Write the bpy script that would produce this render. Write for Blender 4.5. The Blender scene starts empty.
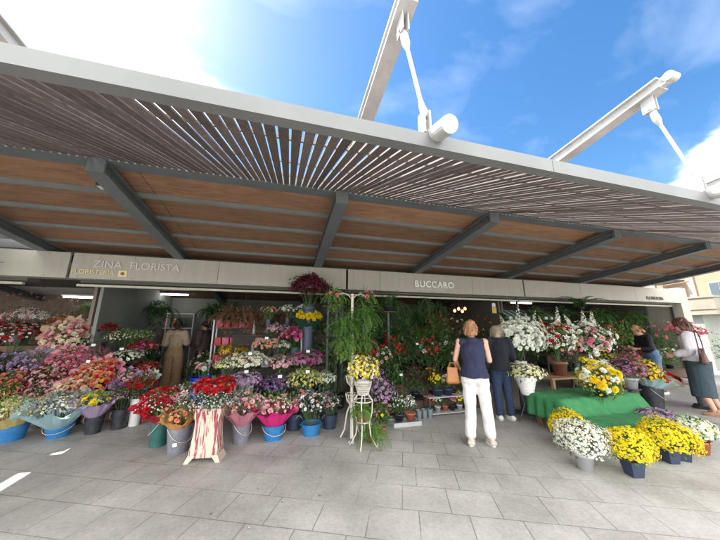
import bpy, math, random
import numpy as np
from mathutils import Vector, Matrix, noise
rnd = random.Random(7)
rng = np.random.default_rng(11)
R = math.radians
PI = math.pi
scene = bpy.context.scene
COL = scene.collection

# ------------------------------------------------------------------ materials
MATS = {}
def newmat(name):
    m = bpy.data.materials.new(name); m.use_nodes = True
    nt = m.node_tree; nt.nodes.clear()
    out = nt.nodes.new('ShaderNodeOutputMaterial')
    return m, nt, out
def surf(name, c1, c2=None, rough=0.6, scale=8, metal=0.0, bump=0.0, bscale=None, c3=None, trans=0, alpha=None, coat=0):
    if name in MATS: return MATS[name]
    m, nt, out = newmat(name); N = nt.nodes; Lk = nt.links
    p = N.new('ShaderNodeBsdfPrincipled')
    p.inputs['Roughness'].default_value = rough
    p.inputs['Metallic'].default_value = metal
    if coat: p.inputs['Coat Weight'].default_value = coat
    if trans: p.inputs['Transmission Weight'].default_value = trans
    if c2 is None: c2 = tuple(min(1, v*0.72) for v in c1)
    tc = N.new('ShaderNodeTexCoord')
    n = N.new('ShaderNodeTexNoise'); n.inputs['Scale'].default_value = scale
    n.inputs['Detail'].default_value = 6; n.inputs['Roughness'].default_value = 0.6
    Lk.new(tc.outputs['Object'], n.inputs['Vector'])
    r = N.new('ShaderNodeValToRGB')
    r.color_ramp.elements[0].position = 0.35; r.color_ramp.elements[0].color = (*c1, 1)
    r.color_ramp.elements[1].position = 0.68; r.color_ramp.elements[1].color = (*c2, 1)
    Lk.new(n.outputs['Fac'], r.inputs['Fac']); Lk.new(r.outputs['Color'], p.inputs['Base Color'])
    if bump:
        n2 = N.new('ShaderNodeTexNoise'); n2.inputs['Scale'].default_value = bscale or scale*6
        n2.inputs['Detail'].default_value = 5
        Lk.new(tc.outputs['Object'], n2.inputs['Vector'])
        b = N.new('ShaderNodeBump'); b.inputs['Strength'].default_value = bump; b.inputs['Distance'].default_value = 0.01
        Lk.new(n2.outputs['Fac'], b.inputs['Height']); Lk.new(b.outputs['Normal'], p.inputs['Normal'])
    Lk.new(p.outputs[0], out.inputs[0])
    MATS[name] = m; return m
def petal(name, c1, c2=None, tr=0.3, rough=0.6):
    """petal / leaf / paper: each little face island takes its own tone between two colours"""
    if name in MATS: return MATS[name]
    m, nt, out = newmat(name); N = nt.nodes; Lk = nt.links
    if c2 is None: c2 = tuple(v*0.6 for v in c1)
    g = N.new('ShaderNodeNewGeometry')
    mx = N.new('ShaderNodeMix'); mx.data_type = 'RGBA'
    mx.inputs['A'].default_value = (*c1, 1); mx.inputs['B'].default_value = (*c2, 1)
    Lk.new(g.outputs['Random Per Island'], mx.inputs['Factor'])
    p = N.new('ShaderNodeBsdfPrincipled'); p.inputs['Roughness'].default_value = rough
    t = N.new('ShaderNodeBsdfTranslucent'); s = N.new('ShaderNodeMixShader'); s.inputs[0].default_value = tr
    Lk.new(mx.outputs['Result'], p.inputs['Base Color']); Lk.new(mx.outputs['Result'], t.inputs['Color'])
    Lk.new(p.outputs[0], s.inputs[1]); Lk.new(t.outputs[0], s.inputs[2]); Lk.new(s.outputs[0], out.inputs[0])
    MATS[name] = m; return m
def glow(name, c, s):
    if name in MATS: return MATS[name]
    m, nt, out = newmat(name)
    e = nt.nodes.new('ShaderNodeEmission'); e.inputs[0].default_value = (*c, 1); e.inputs[1].default_value = s
    nt.links.new(e.outputs[0], out.inputs[0]); MATS[name] = m; return m

P = {}
def _p(k, a, b, tr=0.3): P[k] = petal('petal_' + k, a, b, tr)
_p('white', (.86,.86,.80), (.74,.78,.68)); _p('cream', (.80,.74,.50), (.84,.82,.66)); _p('yellow', (.86,.72,.015), (.82,.62,.01))
_p('lemon', (.86,.74,.06), (.80,.62,.03)); _p('gold', (.82,.46,.01), (.86,.58,.02)); _p('red', (.55,.008,.015), (.38,.005,.01))
_p('scarlet', (.66,.03,.02), (.5,.015,.012)); _p('coral', (.80,.22,.12), (.75,.32,.16)); _p('pink', (.78,.28,.36), (.66,.16,.26))
_p('pale_pink', (.82,.56,.56), (.75,.42,.46)); _p('magenta', (.58,.05,.26), (.42,.03,.2)); _p('mauve', (.48,.25,.44), (.34,.15,.32))
_p('purple', (.20,.09,.34), (.3,.15,.42)); _p('burgundy', (.12,.008,.025), (.06,.004,.014), .15); _p('lilac', (.55,.42,.62), (.4,.28,.48))
_p('peach', (.84,.52,.36), (.8,.42,.25)); _p('lime', (.60,.64,.22), (.72,.74,.36)); _p('orange', (.75,.2,.02), (.6,.13,.02))
_p('dusty', (.35,.2,.2), (.22,.12,.14)); _p('dry', (.26,.15,.08), (.16,.09,.05), .15); _p('centre', (.45,.3,.03), (.3,.2,.02), .1)
_p('silver', (.50,.52,.50), (.38,.4,.42)); _p('leaf', (.085,.18,.04), (.045,.105,.024)); _p('leaf_dark', (.065,.15,.04), (.035,.085,.024), .25)
_p('leaf_light', (.15,.27,.05), (.08,.17,.03)); _p('leaf_grey', (.10,.14,.09), (.06,.09,.055)); _p('fern', (.10,.23,.035), (.055,.14,.02))
_p('stem', (.06,.12,.03), (.04,.09,.02), .05); _p('leaf_olive', (.09,.10,.025), (.055,.06,.02))

def paper(name, c, c2=None): return petal('paper_' + name, c, c2 or tuple(v*.86 for v in c), .35, .45)
W_ = dict(yellow=paper('yellow', (.78,.62,.25)), aqua=paper('aqua', (.45,.68,.72)), lilac=paper('lilac', (.58,.42,.66)), pink=paper('pink', (.72,.3,.38)),
    kraft=paper('kraft', (.55,.38,.22)), hotpink=paper('hotpink', (.80,.03,.25)), dark=paper('dark', (.03,.025,.035)), wine=paper('wine', (.25,.02,.04)),
    orange=paper('orange', (.80,.42,.14)), white=paper('white', (.78,.78,.74)), peach=paper('peach', (.75,.5,.4)), red=paper('red', (.55,.03,.06)),
    green=paper('green', (.02,.10,.06)), cream=paper('cream', (.75,.66,.48)), grey=paper('grey', (.36,.33,.34)))
blueP = surf('blue_plastic', (.012,.13,.36), (.03,.16,.33), .45, 14, bump=.25)
blackP = surf('black_plastic', (.012,.014,.022), (.04,.042,.05), .42, 16, bump=.2)
greyP = surf('grey_plastic', (.13,.13,.165), (.20,.20,.22), .5, 14, bump=.2)
tealP = surf('teal_plastic', (.01,.08,.07), (.03,.11,.10), .5, 14, bump=.2)
navyP = surf('navy_plastic', (.03,.045,.085), (.02,.03,.06), .45, 5)
whiteP = surf('white_plastic', (.68,.68,.66), (.58,.58,.56), .45, 5)
paleP = surf('pale_grey_plastic', (.42,.43,.44), (.36,.37,.38), .5, 5)
terra = surf('terracotta', (.42,.13,.06), (.33,.10,.05), .75, 9, bump=.2)
wood = surf('pale_wood', (.36,.22,.12), (.25,.14,.07), .7, 6, bump=.3)
dwood = surf('dark_wood', (.10,.06,.035), (.06,.035,.02), .7, 6, bump=.3)
steel = surf('dark_steel', (.05,.055,.06), (.04,.044,.05), .5, 5)
wiron = surf('white_iron', (.58,.56,.50), (.40,.36,.29), .55, 26)

# ------------------------------------------------------------------ mesh tools
class MB:
    def __init__(s): s.V = []; s.F = []; s.n = 0
    def add(s, V, F, m=0):
        V = np.asarray(V, float).reshape(-1, 3)
        if not isinstance(F, list): F = [F]
        for f in F:
            f = np.asarray(f, int)
            if f.size: s.F.append((f + s.n, np.broadcast_to(m, (len(f),)).copy()))
        s.V.append(V); s.n += len(V)
    def build(s, name, mats, parent=None, loc=None, smooth=False):
        me = bpy.data.meshes.new(name)
        V = np.concatenate(s.V)
        me.vertices.add(len(V)); me.vertices.foreach_set('co', V.astype(np.float32).ravel())
        loops = np.concatenate([f.ravel() for f, _ in s.F])
        tot = np.concatenate([np.full(len(f), f.shape[1]) for f, _ in s.F])
        start = np.concatenate([[0], np.cumsum(tot)[:-1]])
        mi = np.concatenate([m for _, m in s.F])
        me.loops.add(len(loops)); me.loops.foreach_set('vertex_index', loops.astype(np.int32))
        me.polygons.add(len(tot)); me.polygons.foreach_set('loop_start', start.astype(np.int32))
        me.polygons.foreach_set('material_index', mi.astype(np.int32))
        me.polygons.foreach_set('use_smooth', np.full(len(tot), bool(smooth)))
        for m in (mats if isinstance(mats, (list, tuple)) else [mats]): me.materials.append(m)
        me.update(); me.validate()
        o = bpy.data.objects.new(name, me); COL.objects.link(o)
        if parent is not None: o.parent = parent
        if loc is not None: o.location = loc
        return o
CUBEF = np.array([[0,3,2,1],[4,5,6,7],[0,1,5,4],[1,2,6,5],[2,3,7,6],[3,0,4,7]])
def box(mb, x0, x1, y0, y1, z0, z1, m=0):
    mb.add([(x0,y0,z0),(x1,y0,z0),(x1,y1,z0),(x0,y1,z0),(x0,y0,z1),(x1,y0,z1),(x1,y1,z1),(x0,y1,z1)], CUBEF, m)
def prism(mb, pts8, m=0): mb.add(pts8, CUBEF, m)
def frame(d):
    d = Vector(d).normalized(); u = d.orthogonal().normalized() if abs(d.z) > .95 else d.cross(Vector((0,0,1))).normalized()
    return u, d.cross(u).normalized()
def tube(mb, pts, r, n=8, m=0, cap=True):
    pts = [Vector(p) for p in pts]; k = len(pts); rr = r if isinstance(r, (list, tuple)) else [r]*k
    V = []; u = None
    for i, p in enumerate(pts):
        d = (pts[min(i+1, k-1)] - pts[max(i-1, 0)]).normalized()
        if u is None: u, _ = frame(d)
        u = (u - d*u.dot(d)).normalized(); v = d.cross(u)
        for j in range(n):
            a = 2*PI*j/n; V.append(p + (u*math.cos(a) + v*math.sin(a))*rr[i])
    F = [(i*n+j, i*n+(j+1) % n, (i+1)*n+(j+1) % n, (i+1)*n+j) for i in range(k-1) for j in range(n)]
    Fs = [np.array(F)]
    if cap: Fs.append(np.array([list(range(n))[::-1], [(k-1)*n+j for j in range(n)]]))
    mb.add([tuple(v) for v in V], Fs, m)
def lathe(mb, prof, n=28, cx=0, cy=0, cz=0, m=0, sx=1, sy=1, ruf=None):
    """prof: (r, z) from outside bottom; closed by the caller's profile"""
    V = []
    for r, z in prof:
        for j in range(n):
            a = 2*PI*j/n; V.append((cx + r*sx*math.cos(a), cy + r*sy*math.sin(a), cz + z))
    k = len(prof)
    F = [(i*n+j, i*n+(j+1) % n, (i+1)*n+(j+1) % n, (i+1)*n+j) for i in range(k-1) for j in range(n)]
    mb.add(V, [np.array(F), np.array([list(range(n))[::-1], [(k-1)*n+j for j in range(n)]])], m)
def setp(o, label=None, cat=None, group=None, kind=None):
    if label: o['label'] = label
    if cat: o['category'] = cat
    if group: o['group'] = group
    if kind: o['kind'] = kind
    return o
def thing(name, label, cat, loc=(0,0,0), group=None, rz=0):
    o = bpy.data.objects.new(name, None); COL.objects.link(o); o.location = loc; o.rotation_euler = (0,0,rz)
    o.empty_display_size = .1
    return setp(o, label, cat, group)

# flower templates: facing +Z, unit radius; list of (V, F, matslot)
def ring(n, r0, r1, w, tilt, z0=0, ph=0, cup=.15, m=0):
    V = []; F = []
    for i in range(n):
        a = 2*PI*(i+ph)/n; ca, sa = math.cos(a), math.sin(a); ct, st = math.cos(tilt), math.sin(tilt)
        L = r1 - r0
        for (l, s, h) in ((0,0,0), (.62,-w/2,cup*L), (1,0,0), (.62,w/2,cup*L)):
            rad = r0 + L*l*ct; z = z0 + L*l*st + h
            V.append((rad*ca - s*sa, rad*sa + s*ca, z))
        F.append((i*4, i*4+1, i*4+2, i*4+3))
    return (np.array(V), np.array(F), m)
def T(kind):
    if kind == 'daisy': return [ring(9, .12, 1, .5, .18), ring(4, 0, .26, .3, .2, .1, m=1)]
    if kind == 'mum': return [ring(11, .1, 1, .42, .12), ring(8, .08, .82, .4, .5, .05, .5), ring(5, .02, .5, .34, .95, .1)]
    if kind == 'carn': return [ring(7, .05, 1, .8, .25, 0, 0, .2), ring(6, .05, .85, .75, .65, .05, .5, .25), ring(5, .03, .7, .6, 1.05, .1, .2, .2)]
    if kind == 'rose': return [ring(5, .1, 1, 1.1, .35, 0, 0, .5), ring(5, .05, .85, .95, .8, .02, .5, .5), ring(4, .02, .75, .8, 1.2, .05, .2, .3), ring(3, 0, .5, .5, 1.4, .2, .4, .1)]
    if kind == 'bigmum': return [ring(18, .1, 1, .26, -.1), ring(16, .1, .98, .26, .2, .03, .5), ring(14, .1, .88, .26, .5, .06, .2), ring(12, .06, .75, .24, .8, .1, .4), ring(9, .03, .62, .22, 1.15, .14), ring(5, 0, .45, .2, 1.4, .2)]
    if kind == 'lily': return [ring(6, .05, 1.0, .42, .35, 0, 0, -.05), ring(4, .0, .35, .08, 1.0, 0, .3, 0, 1)]
    if kind == 'mini': return [ring(6, .05, 1, .62, .25, 0, 0, .15), ring(5, .03, .62, .5, .85, .08, .4)]
    if kind == 'tiny': return [ring(5, 0, 1, .75, .3, 0, 0, .1)]
    if kind == 'spray': return [ring(4, 0, .8, .5, .6, 0, 0, .1), ring(3, .2, .7, .5, .2, .4, .4, .1), ring(3, .5, 1, .5, .5, -.3, .1, .1)]
def leafT(w=.42, fold=.12, bend=.2):
    V = np.array([(0,0,0), (.45,-w/2,fold+bend*.3), (1,0,-bend*.6), (.45,w/2,fold+bend*.3), (.5,0,bend*.3)])
    return [(V, np.array([(0,1,2,4),(0,4,2,3)]), 0)]
def scatter(mb, tmpl, pos, nrm, scl, mshift=0, spin=None):
    """copies of a template along normals, all into one mesh"""
    pos = np.asarray(pos, float); nrm = np.asarray(nrm, float); n = len(pos)
    if n == 0: return
    scl = np.broadcast_to(scl, (n,)).astype(float)
    z = nrm / (np.linalg.norm(nrm, axis=1, keepdims=True) + 1e-9)
    a = rng.normal(size=(n, 3)); x = np.cross(a, z); x /= np.linalg.norm(x, axis=1, keepdims=True) + 1e-9
    y = np.cross(z, x)
    for V, F, m in tmpl:
        W = (V[None,:,0,None]*x[:,None,:] + V[None,:,1,None]*y[:,None,:] + V[None,:,2,None]*z[:,None,:])*scl[:,None,None] + pos[:,None,:]
        FF = (F[None] + (np.arange(n)*len(V))[:,None,None]).reshape(-1, F.shape[1])
        mb.add(W.reshape(-1,3), FF, m + mshift)
def scatter_leaf(mb, pos, dirs, scl, m=0, w=.42):
    """leaves whose length runs along dirs"""
    pos = np.asarray(pos, float); d = np.asarray(dirs, float); n = len(pos)
    if n == 0: return
    scl = np.broadcast_to(scl, (n,)).astype(float)
    x = d/(np.linalg.norm(d, axis=1, keepdims=True)+1e-9)
    a = np.array([[0,0,1.]]) + rng.normal(size=(n,3))*.5; y = np.cross(a, x); y /= np.linalg.norm(y, axis=1, keepdims=True)+1e-9
    z = np.cross(x, y)
    V, F, _ = leafT(w)[0]
    W = (V[None,:,0,None]*x[:,None,:] + V[None,:,1,None]*y[:,None,:] + V[None,:,2,None]*z[:,None,:])*scl[:,None,None] + pos[:,None,:]
    mb.add(W.reshape(-1,3), (F[None] + (np.arange(n)*len(V))[:,None,None]).reshape(-1,4), m)
def dome(n, rad, zmin=-.1, jit=.06, shell=(1,1)):
    """points and normals on an uneven dome"""
    i = np.arange(n)+.5; z = 1 - (1-zmin)*i/n; ph = i*2.39996 + rng.uniform(0, 6)
    r = np.sqrt(np.maximum(0, 1-z*z)); N = np.stack([r*np.cos(ph), r*np.sin(ph), z], 1)
    N += rng.normal(size=N.shape)*jit; N /= np.linalg.norm(N, axis=1, keepdims=True)
    ph0 = rng.uniform(0, 6, 3)
    lump = 1 + .07*np.sin(3*N[:,0]*2+ph0[0]) + .06*np.sin(5*N[:,1]+ph0[1]) + .05*np.sin(9*N[:,0]*N[:,2]+ph0[2]) + rng.normal(size=n)*.035
    s = rng.uniform(shell[0], shell[1], n)*lump
    rad = np.asarray(rad, float)
    return N*rad*s[:,None], N/rad*rad.mean()
def tiltm(tx, ty):
    return np.array((Matrix.Rotation(tx, 3, 'X') @ Matrix.Rotation(ty, 3, 'Y')))

SIZES = dict(daisy=.028, mum=.035, carn=.035, rose=.036, bigmum=.07, lily=.085, tiny=.012, mini=.014, spray=.02)
LEAFG = {}
def blossoms_into(mb, blooms, rad, c, M, zmin, mats, shell=(.80, 1.14), var=(.55, 1.28)):
    """blooms: list of (kind, petal key, n, size or None)"""
    blooms = [(b[0], b[1], int(b[2]*(1.55 if b[2] > 9 and b[0] != 'lily' else 1.0))) + tuple(b[3:]) for b in blooms]
    tot = sum(b[2] for b in blooms)
    Pn, Nn = dome(tot, rad, zmin, .08, shell)
    idx = rng.permutation(tot); k = 0
    for b in blooms:
        kind, key, n = b[:3]; s = (b[3] if len(b) > 3 and b[3] else SIZES[kind])
        if P[key] not in mats: mats.append(P[key])
        if P['centre'] not in mats: mats.append(P['centre'])
        sel = idx[k:k+n]; k += n
        pp = Pn[sel] @ M.T + c; nn = (Nn[sel] + rng.normal(size=(n,3))*.22) @ M.T
        for V, F, m in T(kind):
            pass
        a0 = mats.index(P[key]); a1 = mats.index(P['centre'])
        st = rng.bit_generator.state
        sc = s*rng.uniform(var[0], var[1], n)
        n_z = nn/np.linalg.norm(nn, axis=1, keepdims=True); aa = rng.normal(size=(n,3)); x = np.cross(aa, n_z); x /= np.linalg.norm(x, axis=1, keepdims=True)
        y = np.cross(n_z, x)
        for V, F, m in T(kind):
            W = (V[None,:,0,None]*x[:,None,:] + V[None,:,1,None]*y[:,None,:] + V[None,:,2,None]*n_z[:,None,:])*sc[:,None,None] + pp[:,None,:]
            mb.add(W.reshape(-1,3), (F[None] + (np.arange(n)*len(V))[:,None,None]).reshape(-1,4), a1 if m else a0)
def leaves_into(mb, n, rad, c, M, size, zmin=-.5, m=0, shell=(.45,1.0), up=.3):
    Pn, Nn = dome(n, rad, zmin, .25, shell)
    d = Nn + rng.normal(size=(n,3))*.7 + np.array([0,0,up])
    scatter_leaf(mb, Pn @ M.T + c, d @ M.T, size*rng.uniform(.6, 1.3, n), m)
def wrap_mesh(R1, L, r0=.035, pleats=13, ruf=.10, fold=.25, n=104, rows=9):
    V = []; ph = rng.uniform(0, 6)
    for i in range(rows):
        t = i/(rows-1)
        for j in range(n):
            a = 2*PI*j/n
            w = t**2*(ruf*math.sin(pleats*a+ph) + ruf*.5*math.sin(5*a+ph*2) + .03*math.sin(31*a))
            rr = r0 + (R1*1.06-r0)*(t**.85) * (1+w); 
            if i == rows-1: rr *= 1.07
            z = L*t + t**3*fold*R1*(.35*math.sin(4*a+ph)+.25*math.sin(9*a+ph*3)) - (0.05*R1 if i == rows-1 else 0)
            V.append((rr*math.cos(a), rr*math.sin(a), z))
    F = [(i*n+j, i*n+(j+1) % n, (i+1)*n+(j+1) % n, (i+1)*n+j) for i in range(rows-1) for j in range(n)]
    return np.array(V), np.array(F)

def bouquet(label, x, y, z, Rr, blooms, wrap=None, leaf='leaf', L=None, tilt=(0,0), squash=.55, nleaf=90, group=None, name=None, zmin=.05,
            lsize=.07, cat='bouquet', sprig=0, depth=None):
    """cut flowers with their centre at x,y,z; root at the foot of the stems"""
    name = name or ('wrapped_bouquet' if wrap else 'flower_bunch')
    L = L or (Rr*.9+.16); M = tiltm(*tilt); ax = M @ np.array([0,0,1.])
    if depth is None: depth = L + .12
    base = np.array([x,y,z]) - ax*L
    root = thing(name, label, cat, tuple(base), group)
    c = ax*L; rad = (Rr, Rr, Rr*squash)
    mb = MB(); mats = []; blossoms_into(mb, blooms, rad, c, M, zmin, mats); mb.build('blossoms', mats, root)
    mb = MB(); leaves_into(mb, nleaf, (Rr*1.0, Rr*1.0, Rr*squash*1.02), c, M, lsize, -.35, 0)
    if sprig:
        Pn, Nn = dome(sprig, (Rr*1.12, Rr*1.12, Rr*squash*1.4), .1, .2, (.95, 1.15)); scatter_leaf(mb, Pn @ M.T + c, (Nn+rng.normal(size=Nn.shape)*.3) @ M.T, lsize*.8, 0, .3)
    mb.build('foliage', P[leaf], root)
    mb = MB()
    for i in range(16):
        a = rnd.uniform(0, 2*PI); q = rnd.uniform(.2, .75)*Rr
        e = c + M @ np.array([q*math.cos(a), q*math.sin(a), 0]); s = M @ np.array([.03*math.cos(a), .03*math.sin(a), 0])
        tube(mb, [s, s*.6+e*.35, e], .004, 4)
    mb.build('stems', P['stem'], root)
    if wrap:
        mb = MB(); V, F = wrap_mesh(Rr*1.2, L*.98+Rr*.12); mb.add(V @ M.T, F); o = mb.build('wrapping', W_[wrap], root, smooth=False)
    return root, base
def bucket(label, x, y, z, r, h, mat, handle=True, group=None, name='flower_bucket', square=False, tag=False, cat='bucket'):
    root = thing(name, label, cat, (x,y,z), group, rnd.uniform(0, 6) if not square else 0)
    mb = MB(); b = r*.76; n = 4 if square else 30
    prof = [(b,0),(b*1.01,.01),(r*.98,h*.94),(r*1.05,h*.94),(r*1.06,h),(r*.98,h),(b*.96,.015)]
    if not square: prof = [(b,0),(b*1.01,.01),(r*.9,h*.62),(r*.93,h*.64),(r*.93,h*.67),(r*.97,h*.93),(r*1.05,h*.94),(r*1.06,h),(r*.98,h),(b*.96,.015)]
    lathe(mb, prof, n); mb.build('tub', mat, root, smooth=False)
    if handle:
        mb = MB(); pts = [(r*1.07*math.cos(a), r*.35*math.sin(a)*.4+.0, h*.93-r*.9*math.sin(a)) for a in np.linspace(0, PI, 12)]
        pts = [(p[0], -abs(r*1.02*math.sin(a)), p[2]*0 + h*.9 - .5*h*math.sin(a)) for p, a in zip(pts, np.linspace(0, PI, 12))]
        tube(mb, pts, .0035, 6); mb.build('handle', wiron, root)
    return root
def curved(mb, pts, w0, m=0, flat=None):
    """arching ribbon leaf"""
    pts = [Vector(p) for p in pts]; k = len(pts); V = []
    for i, p in enumerate(pts):
        d = pts[min(i+1,k-1)]-pts[max(i-1,0)]; s = d.cross(Vector((0,0,1)));
        s = (s.normalized() if s.length > 1e-5 else Vector((1,0,0)))
        t = i/(k-1); w = w0*(math.sin(PI*min(.97, .12+t*.88)))**.8
        V += [p - s*w, p + Vector((0,0,-w*.5)), p + s*w]
    F = []
    for i in range(k-1): F += [(i*3,i*3+1,i*3+4,i*3+3),(i*3+1,i*3+2,i*3+5,i*3+4)]
    mb.add([tuple(v) for v in V], np.array(F), m)
def arch(p0, az, L, el0, droop, k=7):
    p = Vector(p0); pts = [p.copy()]; el = el0
    for i in range(k-1):
        st = L/(k-1); p = p + Vector((math.cos(az)*math.cos(el), math.sin(az)*math.cos(el), math.sin(el)))*st; pts.append(p.copy()); el -= droop/(k-1)
    return pts
def frond(mb, pts, leafw, m=0, dens=2):
    pts = [Vector(p) for p in pts]; pos = []; dr = []; sc = []
    for i in range(len(pts)-1):
        d = (pts[i+1]-pts[i]); s = d.cross(Vector((0,0,1))); s = s.normalized() if s.length > 1e-5 else Vector((1,0,0))
        for q in range(dens):
            p = pts[i] + d*(q/dens); t = (i+q/dens)/(len(pts)-1)
            for sg in (-1,1):
                pos.append(p); dr.append(s*sg + d.normalized()*.5 + Vector((0,0,-.2))); sc.append(leafw*(1-.7*t)*rnd.uniform(.8,1.1))
    scatter_leaf(mb, [tuple(v) for v in pos], [tuple(v) for v in dr], np.array(sc), m, .3)
    tube(mb, pts, .002, 3, m, False)
def pot_profile(r, h):
    return [(r*.72,0),(r*.95,h*.8),(r*1.04,h*.8),(r*1.06,h),(r*.97,h),(r*.9,h*.85)]
def mum_pot(label, x, y, Rr, zc, blooms, potm, potr, poth, squash=.72, square=False, leaf='leaf', group='potted chrysanthemums', z0=0, nleaf=420, zmin=-.28, name='potted_chrysanthemum', cat='potted plant', two=None):
    root = thing(name, label, cat, (x,y,z0), group)
    mb = MB(); lathe(mb, pot_profile(potr, poth), 4 if square else 30)
    po = mb.build('pot', potm, root, smooth=not square)
    if square: po.rotation_euler = (0,0,R(30))
    c = np.array([0,0,zc-z0]); M = np.eye(3); mb = MB(); mats = []
    rad = (Rr, Rr, Rr*squash)
    blossoms_into(mb, blooms, rad, c, M, zmin, mats, (.90, 1.05), (.6, 1.2))
    mb.build('blossoms', mats, root)
    mb = MB(); leaves_into(mb, nleaf, (Rr*.98, Rr*.98, Rr*squash*.98), c, M, .05, -.65, 0, (.35,.99)); mb.build('foliage', P[leaf], root)
    return root
def plant(kind, label, x, y, z, S, leaf='leaf', pot=None, potr=.07, poth=.12, flower=None, group='potted plants', cat='plant', name=None, n=None, wleaf=None):
    """foliage plant of height about S with its pot foot at x,y,z"""
    names = dict(bush='leafy_plant', spiky='spiky_plant', palm='palm_plant', fern='fern_plant', trail='trailing_plant')
    root = thing(name or names[kind], label, cat, (x,y,z), group)
    mb = MB(); lathe(mb, pot_profile(potr, poth), 22); mb.build('pot', pot or terra, root, smooth=True)
    mb = MB(); c = np.array([0,0,poth])
    if kind == 'bush':
        rad = (S*.42, S*.42, S*.5); cc = c + np.array([0,0,S*.45])
        leaves_into(mb, n or 260, rad, cc, np.eye(3), wleaf or S*.17, -.85, 0, (.25,1.05))
        for i in range(7): tube(mb, [c, cc + rng.normal(size=3)*S*.12], .004, 4)
    elif kind == 'spiky':
        for i in range(n or 34): curved(mb, arch(c, rnd.uniform(0,2*PI), S*rnd.uniform(.6,1.05), rnd.uniform(.7,1.45), rnd.uniform(.6,1.8)), wleaf or .013)
    elif kind == 'palm':
        for i in range(n or 12): frond(mb, arch(c, rnd.uniform(0,2*PI), S*rnd.uniform(.7,1.1), rnd.uniform(.9,1.45), rnd.uniform(1,2), 12), wleaf or S*.22)
    elif kind == 'fern':
        for i in range(n or 40): frond(mb, arch(c, rnd.uniform(0,2*PI), S*rnd.uniform(.5,1), rnd.uniform(.2,1.2), rnd.uniform(1.4,2.8), 10), wleaf or S*.12, 0, 3)
        leaves_into(mb, 420, (S*.34,S*.34,S*.5), c+np.array([0,0,-S*.18]), np.eye(3), (wleaf or S*.12)*1.2, -.95)
    elif kind == 'trail':
        leaves_into(mb, 240, (S*.36,S*.36,S*.3), c+np.array([0,0,.02]), np.eye(3), wleaf or .06, -.95)
        leaves_into(mb, 160, (S*.30,S*.30,S*.45), c+np.array([0,0,-S*.3]), np.eye(3), wleaf or .06, -.95)
        for i in range(n or 14):
            az = rnd.uniform(0,2*PI); pts = arch(c, az, S*rnd.uniform(.5,1.1), .6, 2.3, 10); pts = [Vector(p) for p in pts]
            frond(mb, pts, wleaf or .06, 0, 4)
    mb.build('foliage', P[leaf], root)
    if flower:
        mb = MB(); mats = []; cc = c + np.array([0,0,S*.5 if kind != 'trail' else .02]); rad = (S*.42, S*.42, S*.52) if kind != 'trail' else (S*.4, S*.4, S*.36)
        blossoms_into(mb, flower, rad, cc, np.eye(3), -.1, mats); mb.build('blossoms', mats, root)
    return root
def basket_wire(mb, r, h, z0, n=16):
    for i in range(n):
        a = 2*PI*i/n; tube(mb, [(r*.6*math.cos(a), r*.6*math.sin(a), z0), (r*.9*math.cos(a), r*.9*math.sin(a), z0+h*.6), (r*1.05*math.cos(a), r*1.05*math.sin(a), z0+h)], .004, 5)
    for z, q in ((z0,.6),(z0+h*.5,.85),(z0+h,1.05)):
        tube(mb, [(r*q*math.cos(a), r*q*math.sin(a), z) for a in np.linspace(0,2*PI,25)], .006, 6)
def text_mesh(s, size, mat, parent, loc, name='lettering', ext=.012, rz=0, align='LEFT', space=1.0, bold=.0):
    cu = bpy.data.curves.new(name, 'FONT'); cu.body = s; cu.size = size; cu.extrude = ext; cu.space_character = space; cu.offset = bold; cu.align_x = align
    o = bpy.data.objects.new('tmp_text', cu); COL.objects.link(o)
    dg = bpy.context.evaluated_depsgraph_get(); me = bpy.data.meshes.new_from_object(o.evaluated_get(dg)); me.name = name
    bpy.data.objects.remove(o); bpy.data.curves.remove(cu)
    me.materials.clear(); me.materials.append(mat)
    o = bpy.data.objects.new(name, me); COL.objects.link(o); o.rotation_euler = (R(90), 0, rz); o.location = loc; o.parent = parent
    return o

# ------------------------------------------------------------------ camera, sky, sun
cam = bpy.data.cameras.new('camera'); co = bpy.data.objects.new('camera', cam); COL.objects.link(co)
cam.sensor_width = 36; cam.lens = 13.5; cam.clip_end = 600; cam.clip_start = .05
co.location = (0, 0, 1.5)
YAW, PIT = R(15.6), R(12.6)
fwd = Vector((math.sin(YAW)*math.cos(PIT), math.cos(YAW)*math.cos(PIT), math.sin(PIT)))
co.rotation_euler = fwd.to_track_quat('-Z', 'Y').to_euler(); scene.camera = co

SUN_EL, SUN_AZ = R(51), R(-45)        # azimuth from +Y towards +X
w = bpy.data.worlds.new('World'); scene.world = w; w.use_nodes = True
nt = w.node_tree; nt.nodes.clear(); N = nt.nodes; Lk = nt.links
wo = N.new('ShaderNodeOutputWorld'); bg = N.new('ShaderNodeBackground'); bg.inputs['Strength'].default_value = .06
sky = N.new('ShaderNodeTexSky'); sky.sky_type = 'NISHITA'; sky.sun_disc = False; sky.sun_elevation = SUN_EL; sky.sun_rotation = SUN_AZ
sky.air_density = 1.2; sky.dust_density = .6; sky.ozone_density = 2.5
tc = N.new('ShaderNodeTexCoord')
def mth(op, a, b=None, c=None):
    n = N.new('ShaderNodeMath'); n.operation = op
    for i, v in enumerate((a, b, c)):
        if v is None: continue
        if isinstance(v, (int, float)): n.inputs[i].default_value = v
        else: Lk.new(v, n.inputs[i])
    return n.outputs[0]
def dotd(v):
    n = N.new('ShaderNodeVectorMath'); n.operation = 'DOT_PRODUCT'; Lk.new(tc.outputs['Generated'], n.inputs[0]); n.inputs[1].default_value = Vector(v).normalized(); return n.outputs['Value']
mp = N.new('ShaderNodeMapping'); mp.inputs['Scale'].default_value = (1, 1, 2.2); mp.inputs['Rotation'].default_value = (.2, .3, .5)
Lk.new(tc.outputs['Generated'], mp.inputs[0])
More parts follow.
